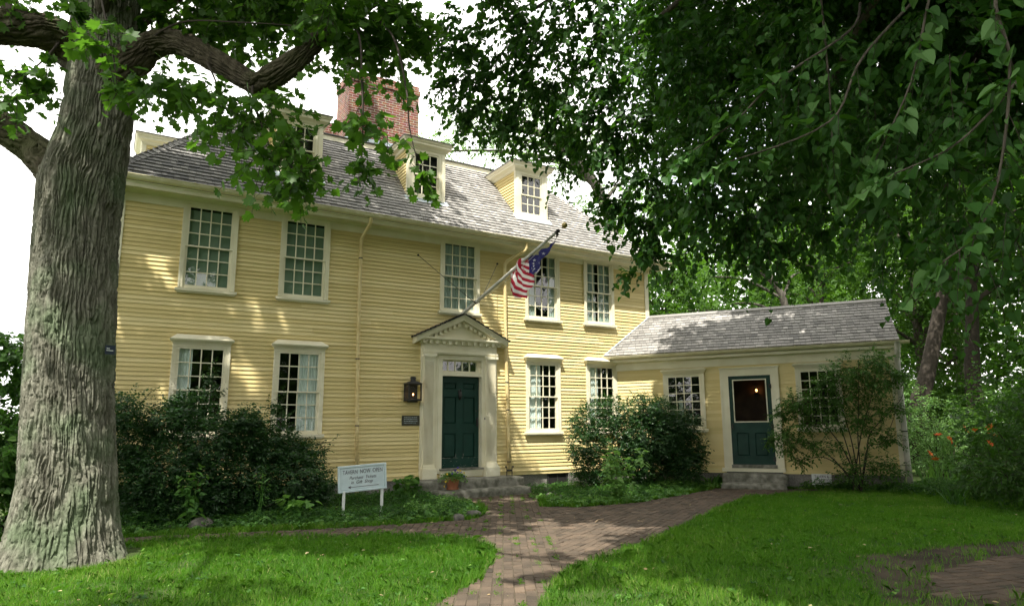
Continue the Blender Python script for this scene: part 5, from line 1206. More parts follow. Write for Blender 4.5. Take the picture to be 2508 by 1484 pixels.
fo.build('crown', 'tulip', M['tulipleaf'], tulip, M['twigbark'])
# upper crown, above the picture: it shades the front of the house
up = Foliage(); lim = []
UPB = [(-9.5, -2.5, 11.5, 2.3, 150), (-6.5, -1.5, 13, 2.6, 170), (-4.5, -3.2, 11.0, 2.2, 150), (-4.6, -5.2, 13.2, 1.9, 110), (-7.5, -5.5, 15, 2.4, 130), (-10.5, -5, 10, 2.0, 90), (-4.2, -1.0, 15.5, 2.4, 120), (-3.0, -2.6, 11.4, 1.2, 45), (-8.5, -7.2, 11.5, 2.0, 100), (-5.8, -6.6, 9.6, 1.5, 70), (-3.3, -7.2, 9.3, 1.5, 70), (-1.8, -5.6, 10.2, 1.0, 30), (-9.8, -3.6, 7.6, 1.3, 40), (-5.2, -4.4, 8.0, 1.2, 50), (-6.6, -8.0, 8.3, 1.3, 60), (-5.0, -8.2, 9.0, 1.0, 30), (-9.4, -10.9, 9.0, .8, 14), (-5.6, -11.8, 9.4, .8, 12)]
for (x, y, z, r, n) in UPB:
    up.blob(rT, (x, y, z), r, int(n*2.2), .6, 7, .20, droop=.25, tone=.5, flat=.4, shell=.15)
    q, rr = limb([(-7.15, -4.2, min(z-2.2, 11)), ((x-7.1)/2, (y-4.2)/2, z-1.0), (x, y, z)], .10, .03); lim.append((q, rr))
up.build('upper_crown', 'tulip', M['tulipleaf'], tulip)
tubes_mesh('branches', [a for a, b in lim], [b for a, b in lim], M['darkbark'], tulip, 8)
# name tag on the bark
tg = thing('tree_tag', 'small dark blue plant name tag fixed on the right side of the big trunk', 'tag', (-6.615, -4.665, 1.86))
tn = nrm(np.array([.35, -.94, 0])); tu = np.array([tn[1]*-1, tn[0], 0])
def tagx(V): return np.array([-6.615, -4.665, 1.875])+V[:, :1]*tu*1.0+V[:, 1:2]*(-tn)+V[:, 2:3]*np.array([0, 0, 1.])
M['tagblue'] = paint('tag_dark_blue', (0.012, 0.020, 0.035), (0.02, 0.03, 0.05), rough=.4)
f = MB(); f.xf = tagx; f.box(-.055, .055, -.004, .004, -.055, .055); f.build('plate', M['tagblue'], tg)
f = MB(); f.xf = tagx; f.box(-.04, -.005, -.0058, -.0042, .012, .020); f.build('lettering', M['white'], tg)
f = MB(); f.xf = tagx; f.box(-.04, .035, -.0058, -.0042, -.012, -.005); f.build('lettering', M['white'], tg)

# ================================================================ THE LINDEN on the right
linden = thing('linden_tree', 'large dark leafy tree overhanging the whole upper right, heart shaped leaves drooping towards the viewer', 'tree', (1.6, -12.9, G))
rL = np.random.default_rng(5)
trunk_mesh('trunk', [-.8, -.3, .5, 2, 4, 7, 10, 13], [1.6, 1.6, 1.6, 1.6, 1.65, 1.7, 1.8, 1.8], [-12.9]*3+[-12.9, -12.8, -12.6, -12.4, -12.2], [.62, .45, .38, .34, .30, .26, .18, .08], M['bark'], linden, nu=120, nv=160, seed=9, ridges=30)
LIN = [(-2.49, -5.53, 7.03, 0.31, 12), (-2.24, -5.59, 6.59, 0.44, 22), (-2.31, -5.46, 6.16, 0.38, 16), (-2.01, -5.57, 5.79, 0.38, 18), (-1.79, -5.95, 7.02, 0.5, 26), (-1.63, -5.92, 6.41, 0.5, 26), (-1.58, -5.83, 5.85, 0.44, 24), (-1.71, -5.68, 5.48, 0.31, 12), (-2.26, -5.38, 5.6, 0.19, 6), (-1.28, -6.19, 6.71, 0.5, 26), (-1.11, -6.15, 6.03, 0.5, 26), (-1.11, -6.03, 5.47, 0.38, 18), (-0.77, -6.19, 5.23, 0.31, 14), (-1.3, -5.86, 5.17, 0.16, 4), (-0.91, -6.05, 4.95, 0.19, 7), (-1.99, -5.92, 7.46, 0.5, 18), (-2.56, -5.4, 6.6, 0.19, 6), (-2.6, -5.27, 6.07, 0.14, 5), (-1.34, -7.49, 6.33, 0.5, 26), (-1.23, -7.42, 5.67, 0.5, 26), (-1.18, -7.33, 5.07, 0.45, 24), (-0.95, -7.37, 4.63, 0.39, 20), (-0.63, -7.47, 4.19, 0.39, 20), (-0.74, -7.33, 3.8, 0.28, 12), (-0.43, -7.47, 3.58, 0.28, 12), (-0.35, -7.44, 3.25, 0.25, 10), (-0.98, -7.21, 3.91, 0.17, 5), (-0.22, -7.66, 3.91, 0.33, 16), (-1.84, -7.26, 6.66, 0.5, 18), (-1.14, -7.7, 6.77, 0.5, 18), (-0.65, -7.74, 5.56, 0.5, 24), (-0.59, -7.64, 4.9, 0.5, 24), (-1.51, -8.98, 5.46, 0.47, 24), (-1.15, -9.1, 5, 0.47, 24), (-1.02, -9.07, 4.45, 0.47, 24), (-1.05, -8.93, 3.89, 0.42, 22), (-0.81, -8.98, 3.43, 0.37, 18), (-1.02, -8.78, 3.07, 0.28, 11), (-0.58, -9.04, 3.06, 0.33, 12), (-0.78, -9.41, 5.46, 0.51, 24), (-0.46, -9.31, 3.98, 0.47, 22), (-0.29, -9.29, 3.43, 0.42, 20), (-0.16, -9.26, 2.92, 0.33, 11), (0.18, -9.51, 3.15, 0.33, 14), (-1.17, -10.45, 4.69, 0.43, 18), (-1.29, -10.26, 4.14, 0.4, 17), (-0.95, -10.38, 3.75, 0.4, 17), (-0.65, -10.66, 4.22, 0.43, 18), (-0.61, -10.5, 3.36, 0.4, 16), (-0.3, -10.76, 3.75, 0.4, 17), (-0.34, -10.58, 2.93, 0.36, 14), (-0.03, -10.68, 2.58, 0.32, 12), (-0.15, -11.06, 4.76, 0.43, 18), (-1.16, -11.91, 3.77, 0.37, 11), (-1.26, -11.76, 3.28, 0.34, 10), (-0.94, -11.96, 3.34, 0.34, 10), (-1.3, -11.64, 2.85, 0.31, 9), (-0.97, -11.82, 2.79, 0.31, 9), (-0.78, -11.86, 2.42, 0.28, 9), (-1.13, -11.66, 2.42, 0.22, 7), (-0.91, -11.71, 2.05, 0.25, 4), (-1.2, -11.53, 2.02, 0.19, 4), (-0.68, -11.82, 1.93, 0.19, 4), (4.29, -7.43, 5.37, 0.79, 14)]
fo = Foliage()
for (x, y, z, r, n) in LIN:
    near = y < -10
    fo.blob(rL, (x, y, z), r*1.12, int(n*(1.05 if near else 1.7)), .40, 11, .082 if near else .082, droop=.55, twig=.0035, tone=.55, tvar=.2, flat=.45, squash=(1, 1, .9), shell=.05, down=.35, out=(-.35, .1, 0))
# dense inner and upper crown
for i in range(210):
    while True:
        p = np.array([rL.uniform(.6, 9.0), rL.uniform(-9.6, -4.8), rL.uniform(4.6, 9.2)])
        if p[2] > 4.4+.12*(p[0]-1)+.45*max(0, p[1]+7.4): break
    fo.blob(rL, p, .85, 32, .45, 11, .084, droop=.5, tone=.42, flat=.5, shell=.1, down=.3)
for i in range(34):
    p = (rL.uniform(.6, 8.5), rL.uniform(-9.6, -6.0), rL.uniform(3.9, 5.0))
    fo.blob(rL, p, .55, 6, .45, 8, .12, droop=.6, twig=.004, tone=.42, flat=.5, shell=.05, down=.5)
for p_ in ((.15, -10.55, 2.35), (-.1, -10.5, 2.42), (.05, -10.7, 2.5)): fo.blob(rL, p_, .10, 2, .3, 6, .09, droop=.3, twig=.003, tone=.4, shell=.05)
for p_ in ((-.62, -7.25, 2.95), (-.72, -7.2, 2.9)): fo.blob(rL, p_, .10, 3, .3, 7, .08, droop=.2, twig=.003, tone=.5, shell=.05)
fo.build('crown', 'heart', M['lindenleaf'], linden, M['twigbark'])
tw = []
for P in ([(-.3, -10.6, 5.2), (-1.2, -11.0, 4.4), (-2.1, -10.87, 3.73), (-2.44, -10.71, 3.36), (-2.8, -10.56, 3.08)], [(-.6, -11.6, 4.9), (-1.49, -11.28, 3.95), (-1.88, -11.16, 3.31), (-2.62, -10.76, 2.96)], [(-.2, -12.5, 4.2), (-1.11, -12.23, 3.46), (-1.4, -12.12, 3.16), (-1.65, -11.91, 2.87), (-2.0, -11.66, 2.68)],
          [(-1.5, -12.5, 4.6), (-1.69, -12.32, 3.82), (-1.68, -12.34, 3.31), (-1.67, -12.21, 2.65), (-1.75, -12.07, 2.22), (-1.94, -11.91, 2.01)], [(-1.3, -12.0, 4.9), (-1.47, -11.82, 4.2), (-1.54, -11.64, 3.53), (-1.81, -11.48, 2.94)], [(-1.5, -10.95, 5.4), (-1.51, -10.95, 4.7), (-1.38, -10.87, 3.92), (-1.29, -10.79, 3.29)]):
    q, rr = limb(P, .014, .005); tw.append((q, rr))
    for k in range(4, len(q)-1, 2):                                    # leafy side twigs along every hanging branch
        pass
nf = Foliage()
for q, rr in tw:
    idx = np.arange(5, len(q)-1, 2); d = np.gradient(q, axis=0)[idx]
    nf.sprays(rL, q[idx], nrm(d)+rL.normal(0, .45, d.shape), .24, 6, .10, droop=.3, twig=.003, tone=.78, tvar=.2, flat=.30)
    nf.sprays(rL, q[-2:], nrm(np.gradient(q, axis=0)[-2:]), .28, 8, .095, droop=.3, twig=.003, tone=.85, tvar=.15, flat=.3)
nf.build('drooping_leaves', 'heart', M['lindenleaf'], linden, M['twigbark'])
lim = tw[:]
for (x, y, z) in [(-1.5, -6.2, 7.2), (-1.0, -8, 6.0), (0, -10, 6), (3, -6.5, 8), (5.5, -7.5, 8.5), (7.5, -7.5, 7.0), (3.5, -9.5, 7.5), (-1.2, -11.5, 5.0), (2.5, -8.0, 5.5), (-2.5, -12.5, 7)]:
    q, rr = limb([(1.7, -12.6, 5.0+rL.random()*3), ((x+1.7)*.5+rL.normal()*.3, (y-12.6)*.5, z*.5+4.2), (x, y, z)], .13, .025); lim.append((q, rr))
tubes_mesh('branches', [a for a, b in lim], [b for a, b in lim], M['darkbark'], linden, 8)
up = Foliage()
for (x, y, z, r, n) in [(2.5, -8, 11, 2.4, 170), (6, -7, 11.5, 2.6, 180), (0.2, -8.8, 9.6, 1.9, 110), (4, -11, 11, 2.5, 150), (-.8, -12, 9.2, 2.0, 120), (7.5, -10, 9, 2.4, 140), (3, -6, 12, 1.5, 60), (9.5, -6.5, 10.5, 1.8, 80), (1.5, -13.5, 12, 2.6, 130), (5.5, -13.5, 8, 2.4, 120), (-1.6, -7.2, 9.4, 1.2, 45), (4.5, -9.0, 8.8, 1.8, 100), (-2.6, -10.8, 7.6, 1.2, 40), (9.5, -8.5, 7.5, 1.8, 80), (-2.2, -13.0, 7.2, 1.6, 80), (-1.8, -12.4, 5.9, .9, 30), (-3.0, -12.2, 8.6, 1.5, 60), (-3.5, -15, 9.5, 2.2, 110), (0, -16, 10, 2.4, 110), (-1, -14.5, 8.2, 1.8, 80), (3.5, -15.5, 8.5, 2.4, 110), (-.5, -10.2, 8.4, 1.6, 80), (9.5, -11, 8.5, 2.2, 120), (11.5, -9.5, 8, 2.0, 90), (5.5, -16.5, 7.5, 2.5, 120), (8.5, -13.5, 6.8, 2.5, 120), (11, -12.5, 6, 2.0, 90), (2, -18.5, 8.5, 2.5, 110), (-3, -18.5, 10, 2.5, 100)]:
    up.blob(rL, (x, y, z), r, int(n*4.5), .6, 8, .19, droop=.4, tone=.45, flat=.45, shell=.15)  # unseen crown, widened behind the viewer to block skylight on lawn and leaves
up.build('upper_crown', 'heart', M['lindenleaf'], linden)
# ================================================================ SHRUBS
rS = np.random.default_rng(77)
SHL = [ (-6.15, -1.3, 0.85, 0.4, 20), (-6.16, -1.3, 0.27, 0.4, 20), (-6.32, -1.3, 1.51, 0.23, 9), (-6.35, -1.3, 1.25, 0.27, 10), (-5.75, -1.3, 1.12, 0.34, 16), (-5.45, -1.3, 1.32, 0.28, 12), (-5.69, -1.3, 0.38, 0.54, 30), (-5.1, -1.3, 0.84, 0.49, 28), (-5.05, -1.3, 1.54, 0.2, 10), (-5.04, -1.3, 1.86, 0.11, 5), (-5.17, -1.3, 0.03, 0.62, 30), (-4.5, -1.3, 0.84, 0.43, 24), (-4.45, -1.3, 1.12, 0.25, 10), (-4.47, -1.3, 0.21, 0.57, 30), (-3.87, -1.3, 0.68, 0.44, 22), (-3.83, -1.3, 1.19, 0.16, 7), (-3.97, -1.3, 1.41, 0.12, 5), (-3.7, -1.3, 0.18, 0.51, 24), (-3.42, -1.3, 0.46, 0.34, 13), (-3.21, -1.3, 0.54, 0.15, 6), (-3.02, -1.3, 0.6, 0.09, 4), (-3.26, -1.3, 0.02, 0.34, 13), (-3, -1.3, 0.04, 0.11, 4), (-3.39, -1.3, -0.27, 0.37, 14), (-4.03, -1.3, -0.3, 0.5, 22), (-4.7, -1.3, -0.33, 0.49, 22), (-5.52, -1.3, -0.28, 0.47, 22), (-6, -1.3, -0.25, 0.33, 14), (-4.08, -1.3, 0.62, 0.36, 14), (-4.73, -1.3, 1.26, 0.21, 8) ]
SHW = [ (3.17, -1.35, 1.04, 0.43, 20), (3.78, -1.35, 1.23, 0.44, 18), (4.54, -1.35, 1.28, 0.4, 16), (5.33, -1.35, 1.18, 0.46, 18), (6.15, -1.35, 0.93, 0.41, 16), (3.04, -1.35, 0.48, 0.47, 22), (3.76, -1.35, 0.56, 0.58, 26), (4.64, -1.35, 0.64, 0.59, 28), (5.57, -1.35, 0.53, 0.61, 28), (6.39, -1.35, 0.32, 0.36, 14), (3.14, -1.35, -0.03, 0.42, 18), (3.98, -1.35, -0.01, 0.58, 26), (5, -1.35, -0.04, 0.6, 26), (6.08, -1.35, -0.13, 0.46, 18), (6.58, -1.35, -0.1, 0.21, 5), (2.75, -1.35, 0.72, 0.17, 5), (2.69, -1.35, 0.31, 0.15, 5), (4.56, -1.35, 1.57, 0.16, 4), (3.43, -1.35, 1.46, 0.17, 5), (5.08, -1.35, 1.48, 0.16, 4), (6.66, -1.35, 0.1, 0.15, 4), (2.79, -1.35, -0.15, 0.18, 5) ]
SHT = [ (8.13, -4.74, 2.21, 0.42, 10), (8.46, -5.14, 2.38, 0.37, 9), (7.9, -4.47, 2.03, 0.38, 8), (7.67, -4.19, 1.85, 0.33, 7), (8.54, -5.23, 1.91, 0.37, 9), (8.21, -4.84, 1.74, 0.42, 10), (7.93, -4.5, 1.47, 0.37, 8), (7.53, -4.03, 1.39, 0.33, 7), (7.25, -3.7, 1.44, 0.29, 6), (7.1, -3.51, 1.21, 0.19, 4), (8.7, -5.43, 2, 0.18, 4), (8.4, -5.06, 1.28, 0.37, 7), (8.12, -4.73, 1.01, 0.32, 6), (7.79, -4.34, 1.01, 0.33, 6), (7.4, -3.87, 0.92, 0.33, 7), (7.11, -3.52, 0.73, 0.27, 6), (6.93, -3.31, 0.59, 0.13, 3), (7.21, -3.64, 0.46, 0.28, 6), (7.49, -3.98, 0.46, 0.28, 4), (7.76, -4.3, 0.37, 0.26, 3), (8.37, -5.03, 0.73, 0.32, 5), (8.61, -5.31, 1.27, 0.23, 4), (8.57, -5.26, 0.56, 0.23, 4), (7.3, -3.76, 0.09, 0.19, 3), (8.17, -4.79, 0.02, 0.46, 7), (8.43, -5.1, -0.07, 0.36, 7), (7.95, -4.52, -0.17, 0.37, 6), (7.28, -3.72, 1.3, 0.17, 4) ]
def stems_to(base, tops, r0, mat, parent, sag=.12, name='stems'):
    L, RR = [], []
    for tpt in tops:
        tpt = np.array(tpt, float); b = np.array(base, float)+np.append(rS.normal(0, .12, 2), 0); m = b*.45+tpt*.55+np.append(rS.normal(0, .08, 2), -sag+.1)
        q, rr = limb([b, m, tpt], r0, r0*.25); L.append(q); RR.append(rr)
    return tubes_mesh(name, L, RR, mat, parent, 6)
# big dark shrub under the left windows
s1 = thing('evergreen_shrub', 'big dark evergreen shrub below the two left ground floor windows, with stray upright shoots', 'shrub', (-4.6, -1.3, G))
fo = Foliage()
for (x, y, z, r, n) in SHL:
    small = r < .24
    fo.blob(rS, (x, y+(0 if small else rS.uniform(-.5, .25)), max(z-.10, G+.15)), r*1.0, int(n*(4 if small else 20)), .22, 10, .055, droop=.02, twig=None, tone=.42, tvar=.22, flat=.6, squash=(1, 1.5 if not small else 1, .95), shell=.25, down=-.25)
for (a, b) in (((-3.7, -1.3, .55), (-2.95, -1.45, .66)), ((-4.1, -1.3, .9), (-3.78, -1.35, 1.5)), ((-5.06, -1.3, 1.2), (-5.02, -1.3, 2.0)), ((-3.4, -1.3, .0), (-2.93, -1.4, .12)), ((-5.6, -1.3, 1.1), (-5.75, -1.3, 1.45)), ((-6.2, -1.4, 1.2), (-5.95, -1.5, 1.55))):
    a, b = np.array(a), np.array(b); t = np.linspace(0, 1, 7)[:, None]; q = a+(b-a)*t
    fo.sprays(rS, q, (b-a)[None, :]+rS.normal(0, .35, q.shape)*np.linalg.norm(b-a), .16, 9, .055, droop=0, twig=None, tone=.45, tvar=.2, flat=.6)
    fo.tw.append(q); fo.tr.append(np.linspace(.008, .004, 7))
fo.build('foliage', 'oval', M['shrubleaf'], s1, M['twigbark'])
stems_to((-4.6, -1.2, G-.05), [(x, y, z) for (x, y, z, r, n) in SHL if z > .3][::2], .022, M['twigbark'], s1)
# the round shrub in the corner before the wing
s2 = thing('evergreen_shrub', 'dense rounded dark shrub in the corner between the front wall and the wing', 'shrub', (4.6, -1.4, G))
fo = Foliage()
for (x, y, z, r, n) in SHW:
    small = r < .24
    f_ = 1-.055*min(1, max(0, (x-4.9)/1.2))                            # keep clear of the wing, which comes forward here
    c_ = np.array([-6.63, -14.23, .97])*(1-f_)+np.array([x, y+(0 if small or f_ < 1 else rS.uniform(-.35, .25)), max(z, G+.15)])*f_
    fo.blob(rS, c_, r*f_, int(n*(4 if small else 17)), .2, 10, .055, droop=.03, twig=None, tone=.45, tvar=.22, flat=.6, squash=(1, 1.2 if f_ == 1 else .8, .95), shell=.25, down=-.15)
for c_, r_, n_ in (((4.9, -1.7, .45), .55, 24), ((5.1, -1.9, .85), .48, 20), ((4.4, -1.5, .2), .55, 24), ((4.7, -1.6, 1.1), .40, 16), ((5.2, -2.0, .1), .45, 18), ((4.2, -1.4, .8), .5, 20)): fo.blob(rS, c_, r_, n_*16, .2, 10, .055, droop=.03, tone=.45, tvar=.22, flat=.6, shell=.25, down=-.15)
fo.build('foliage', 'oval', M['shrubleaf'], s2, M['twigbark'])
stems_to((4.6, -1.35, G-.05), [(min(x, 5.6), y-.2, z) for (x, y, z, r, n) in SHW if z > .2], .022, M['twigbark'], s2)
# the open many stemmed bush before the right wing window
s3 = thing('open_bush', 'loose many stemmed green bush before the right window of the wing', 'shrub', (8.0, -4.6, G))
fo = Foliage()
for (x, y, z, r, n) in SHT:
    fo.blob(rS, (x, y, z), r*1.1, int(n*9.5), .26, 9, .066, droop=.12, twig=.003, tone=.62, tvar=.22, flat=.5, squash=(1, 1, .8), shell=.05, down=.15)
M['bushleaf'] = leafmat('mid_green_bush_leaf', [(0, (0.020, 0.056, 0.009)), (.5, (0.038, 0.098, 0.014)), (.85, (0.07, 0.16, 0.030)), (1, (0.12, 0.22, 0.05))], trans=(0.12, 0.33, 0.02), tfac=.32, rough=.55, spec=.22)
fo.build('foliage', 'oval', M['bushleaf'], s3, M['twigbark'])
L, RR = [], []
B0 = (8.05, -4.66, G-.05)
for P in ([(8.01, -4.6, .55), (7.92, -4.49, 1.29), (7.78, -4.33, 2.0)], [(7.8, -4.35, .15), (7.48, -3.97, .40), (7.16, -3.58, .59), (6.95, -3.32, .62)], [(7.9, -4.5, .5), (7.62, -4.14, .95), (7.36, -3.82, 1.25), (7.1, -3.5, 1.2)], [(8.08, -4.7, .6), (8.13, -4.74, 1.28), (8.2, -4.85, 2.35)], [(8.18, -4.8, .3), (8.32, -4.97, .85), (8.63, -5.34, 1.64), (8.72, -5.42, 2.0)], [(8.15, -4.78, .6), (8.3, -4.95, 1.5), (8.46, -5.14, 2.4)], [(7.95, -4.5, .6), (7.85, -4.4, 1.3), (7.66, -4.2, 1.9)], [(8.2, -4.85, .3), (8.45, -5.1, .6), (8.6, -5.3, 1.2)], [(7.9, -4.5, .0), (7.6, -4.1, .25), (7.3, -3.75, .15)]):
    q, rr = limb([tuple(np.array(B0)+np.append(rS.normal(0, .07, 2), 0))]+[tuple(np.array(p)+rS.normal(0, .05, 3)) for p in P], .016, .005); L.append(q); RR.append(rr)
tubes_mesh('stems', L, RR, M['twigbark'], s3, 6)
# vine covered growth at the left corner of the house
s4 = thing('vine_thicket', 'tall leafy vine thicket at the far left edge behind the big trunk', 'shrub', (-7.9, -1.6, G))
fo = Foliage()
for (x, y, z, r, n) in [(-7.75, -1.5, 2.05, .5, 44), (-8.3, -1.5, 2.1, .5, 36), (-7.45, -1.4, 1.7, .5, 36), (-7.9, -2.0, .7, .6, 40), (-8.6, -2.2, .2, .7, 40), (-7.5, -1.3, 1.2, .6, 45), (-8.1, -1.6, 1.1, .7, 50), (-7.6, -1.7, .4, .6, 45), (-8.3, -1.9, .3, .7, 45), (-7.7, -1.9, -.1, .5, 35), (-8.9, -1.7, 1.2, .8, 40), (-9, -1.9, .3, .8, 40), (-6.9, -.9, .8, .35, 24), (-6.75, -.8, 1.35, .25, 12), (-6.8, -1.0, .2, .4, 24)]:
    fo.blob(rS, (x, y, z), r, int(n*2.0), .3, 8, .085, droop=.3, twig=.003, tone=.5, tvar=.2, flat=.5, shell=.3, down=.1)
fo.build('foliage', 'heart', M['bushleaf'], s4, M['twigbark'])
stems_to((-7.8, -1.5, G-.05), [(-7.75, -1.5, 1.9), (-8.3, -1.5, 1.8), (-8.9, -1.7, 1.2), (-6.85, -.9, 1.2), (-7.5, -1.3, 1.2), (-8.1, -1.6, 1.0)], .025, M['twigbark'], s4)
# dark bushes at the right edge
def bush(name, label, cat, blobs, size, leaf, mat, group=None, k=1.0, nl=9, tone=.45, down=.0, length=.3, twig=.003, base=None, droop=.15):
    b0 = base or (float(np.mean([b[0] for b in blobs])), float(np.mean([b[1] for b in blobs])), G)
    t = thing(name, label, cat, b0, group); fo = Foliage()
    for (x, y, z, r, n) in blobs: fo.blob(rS, (x, y, z), r, int(n*k), length, nl, size, droop=droop, twig=twig, tone=tone, tvar=.22, flat=.55, shell=.2, down=down)
    fo.build('foliage', leaf, mat, t, M['twigbark'])
    stems_to((b0[0], b0[1], G-.05), [(b[0], b[1], b[2]) for b in blobs][:10], .03, M['twigbark'], t)
    return t
bush('edge_bush', 'dark leafy bush at the right edge of the lawn', 'shrub', [(7.3, -7.9, .1, .6, 40), (7.9, -7.6, .9, .7, 45), (8.6, -8.2, .3, .8, 50), (8.3, -8.5, 1.2, .7, 40), (9.3, -8.3, 1.5, .9, 45), (7.6, -8.6, -.1, .6, 36), (8.2, -9.4, .4, .8, 36), (9.2, -9.2, .8, .9, 36), (9.6, -7.5, .8, .9, 40), (9.2, -6.9, .1, .7, 36), (8.4, -7.0, -.1, .5, 24)], .10, 'oval', M['bushleaf'], k=2.6, tone=.25)
bush('edge_bush', 'tall dark bush under the drooping branches at the right edge of the picture', 'shrub', [(10.5, -7.6, 2.0, 1.0, 50), (11.3, -8.4, 1.6, 1.1, 50), (10.6, -8.6, 2.7, .9, 40), (11.6, -7.4, 2.6, 1.1, 45), (11.9, -8.8, 2.4, 1.1, 40), (11.8, -7.2, 1.1, 1.0, 40), (11.0, -6.4, 1.7, .9, 36)], .11, 'oval', M['bushleaf'], k=2.4, tone=.22)
# sunlit garden beyond the wing
bush('garden_shrub', 'pale green sunlit shrub beyond the corner of the wing', 'shrub', [(14.2, -2.7, .0, .7, 40), (14.6, -3.0, .7, .6, 36), (15.3, -3.1, .2, .7, 40), (14.0, -2.5, 1.0, .5, 24), (15.8, -3.4, .7, .6, 30), (14.9, -3.0, -.2, .7, 36)], .07, 'oval', M['gardenleaf'], k=4.0, tone=.6)
bush('garden_shrub', 'taller pale green shrub behind the sunlit garden, before the woods', 'shrub', [(17.4, -2.2, 1.2, 1.0, 40), (18.2, -2.8, .7, 1.0, 40), (17.0, -1.6, .5, .9, 40), (18.9, -2.9, 1.6, .9, 36), (16.5, -1.4, 1.7, .7, 30)], .09, 'oval', M['gardenleaf'], k=3.2, tone=.42)
M['orange'] = paint('orange_petals', (0.55, 0.10, 0.015), (0.70, 0.20, 0.03), rough=.6)
def blades_mesh(name, P, H, Wd, lean, tone, mat, parent=None, seed=0, n=3):
    """grass-like blades: root points P, height H, width Wd, lean vectors"""
    k = len(P); r = np.random.default_rng(seed); az = r.uniform(0, math.pi, k); wv = np.stack([np.cos(az), np.sin(az), np.zeros(k)], 1)*Wd[:, None]*.5
    up_ = np.stack([lean[:, 0]*.35, lean[:, 1]*.35, np.ones(k)*.62], 1)*H[:, None]; tip = np.stack([lean[:, 0], lean[:, 1], np.ones(k)-.35*np.minimum(1, np.linalg.norm(lean, axis=1))], 1)*H[:, None]
    V = np.stack([P-wv, P+wv, P+up_+wv*.7, P+tip, P+up_-wv*.7], 1).reshape(-1, 3)
    me = bpy.data.meshes.new(name); me.vertices.add(len(V)); me.vertices.foreach_set('co', V.ravel()); me.loops.add(len(V)); me.loops.foreach_set('vertex_index', np.arange(len(V)))
    me.polygons.add(k); me.polygons.foreach_set('loop_start', np.arange(k)*5)
    at = me.attributes.new('tone', 'FLOAT', 'FACE'); at.data.foreach_set('value', np.clip(tone, 0, 1)); me.materials.append(mat); me.update(calc_edges=True); me.validate()
    return link(name, me, parent)
def lily(c, lab, n, hs):
    t = thing('daylily', lab, 'flower', (c[0], c[1], G), 'orange daylilies')
    P = np.tile(np.array([[c[0], c[1], G]]), (n, 1))+np.concatenate([rS.normal(0, .12, (n, 2)), np.zeros((n, 1))], 1)
    blades_mesh('leaves', P, rS.uniform(.5, .8, n), np.full(n, .03), rS.normal(0, .5, (n, 2)), rS.uniform(.3, .7, n), M['weedleaf'], t, 3)
    for h in hs:
        x, y = c[0]+rS.normal(0, .16), c[1]+rS.normal(0, .16); f = MB(); f.tube([(c[0], c[1], G), ((x+c[0])/2, (y+c[1])/2, G+h*.6), (x, y, G+h)], .007, 5, cap=False); f.build('stalk', M['weedleaf'], t)
        f = MB(); tilt = Vector((rS.normal(0, .5), rS.normal(0, .5)-.4, .7)).normalized(); u = tilt.orthogonal().normalized(); w = tilt.cross(u); b = Vector((x, y, G+h))
        for i in range(6):
            a = i*math.pi/3; d = u*math.cos(a)+w*math.sin(a); s_ = tilt.cross(d)*.028
            f.face([b, b+d*.05+tilt*.05+s_, b+d*.11+tilt*.05, b+d*.05+tilt*.05-s_])
        f.build('blossom', M['orange'], t)
for c, lab, hs in (((11.6, -4.9), 'clump of orange daylilies nearest the wing corner', (1.0, 1.1, 1.2)), ((12.0, -5.3), 'orange daylilies in the middle of the garden bed', (1.2, 1.3, 1.35, 1.0)), ((12.3, -5.6), 'tall orange daylilies in front of the dark tree trunk', (1.4, 1.45, 1.3)), ((12.9, -6.1), 'orange daylilies half hidden by the dark bushes', (1.35, 1.2, 1.3)), ((11.3, -4.6), 'low orange daylily at the foot of the garden bed', (.6, .75))):
    lily(c, lab, 30, hs)

# ================================================================ WOODS BEHIND
def tree(label, base, top, crown, leafkind='x', mat='woodleaf', size=.15, bark='darkbark', r0=.28, k=1.0, tone=.45, name='woodland_tree', group='trees behind the house', nl=8, length=.6, limbs=True, down=.1):
    t = thing(name, label, 'tree', (base[0], base[1], G), group)
    P, rr = limb([(base[0], base[1], G-.2)]+list(top), r0, r0*.35); tubes_mesh('trunk', [P], [rr], M[bark], t, 12)
    fo = Foliage(); L, RR = [], []
    for (x, y, z, r, n) in crown:
        fo.blob(rS, (x, y, z), r, int(n*k), length, nl, size, droop=.3, tone=tone, tvar=.2, flat=.55, shell=.15, down=down)
        if limbs:
            i = min(range(len(P)), key=lambda q: abs(P[q][2]-(z-r*.9))); a = P[i]; q, r_ = limb([a, (a+np.array([x, y, z]))/2+np.array([0, 0, .3]), (x, y, z)], r0*.32, .03); L.append(q); RR.append(r_)
    if L: tubes_mesh('branches', L, RR, M[bark], t, 7)
    fo.build('crown', leafkind, M[mat], t)
    return t
def ring(cx, cy, cz, R_, H, n, r, cnt):
    return [(cx+R_*math.cos(a)*s, cy+R_*math.sin(a)*s, cz+H*h, r*rS.uniform(.8, 1.2), cnt) for a, s, h in zip(rS.uniform(0, 6.28, n), rS.uniform(.2, 1, n), rS.uniform(-1, 1, n))]
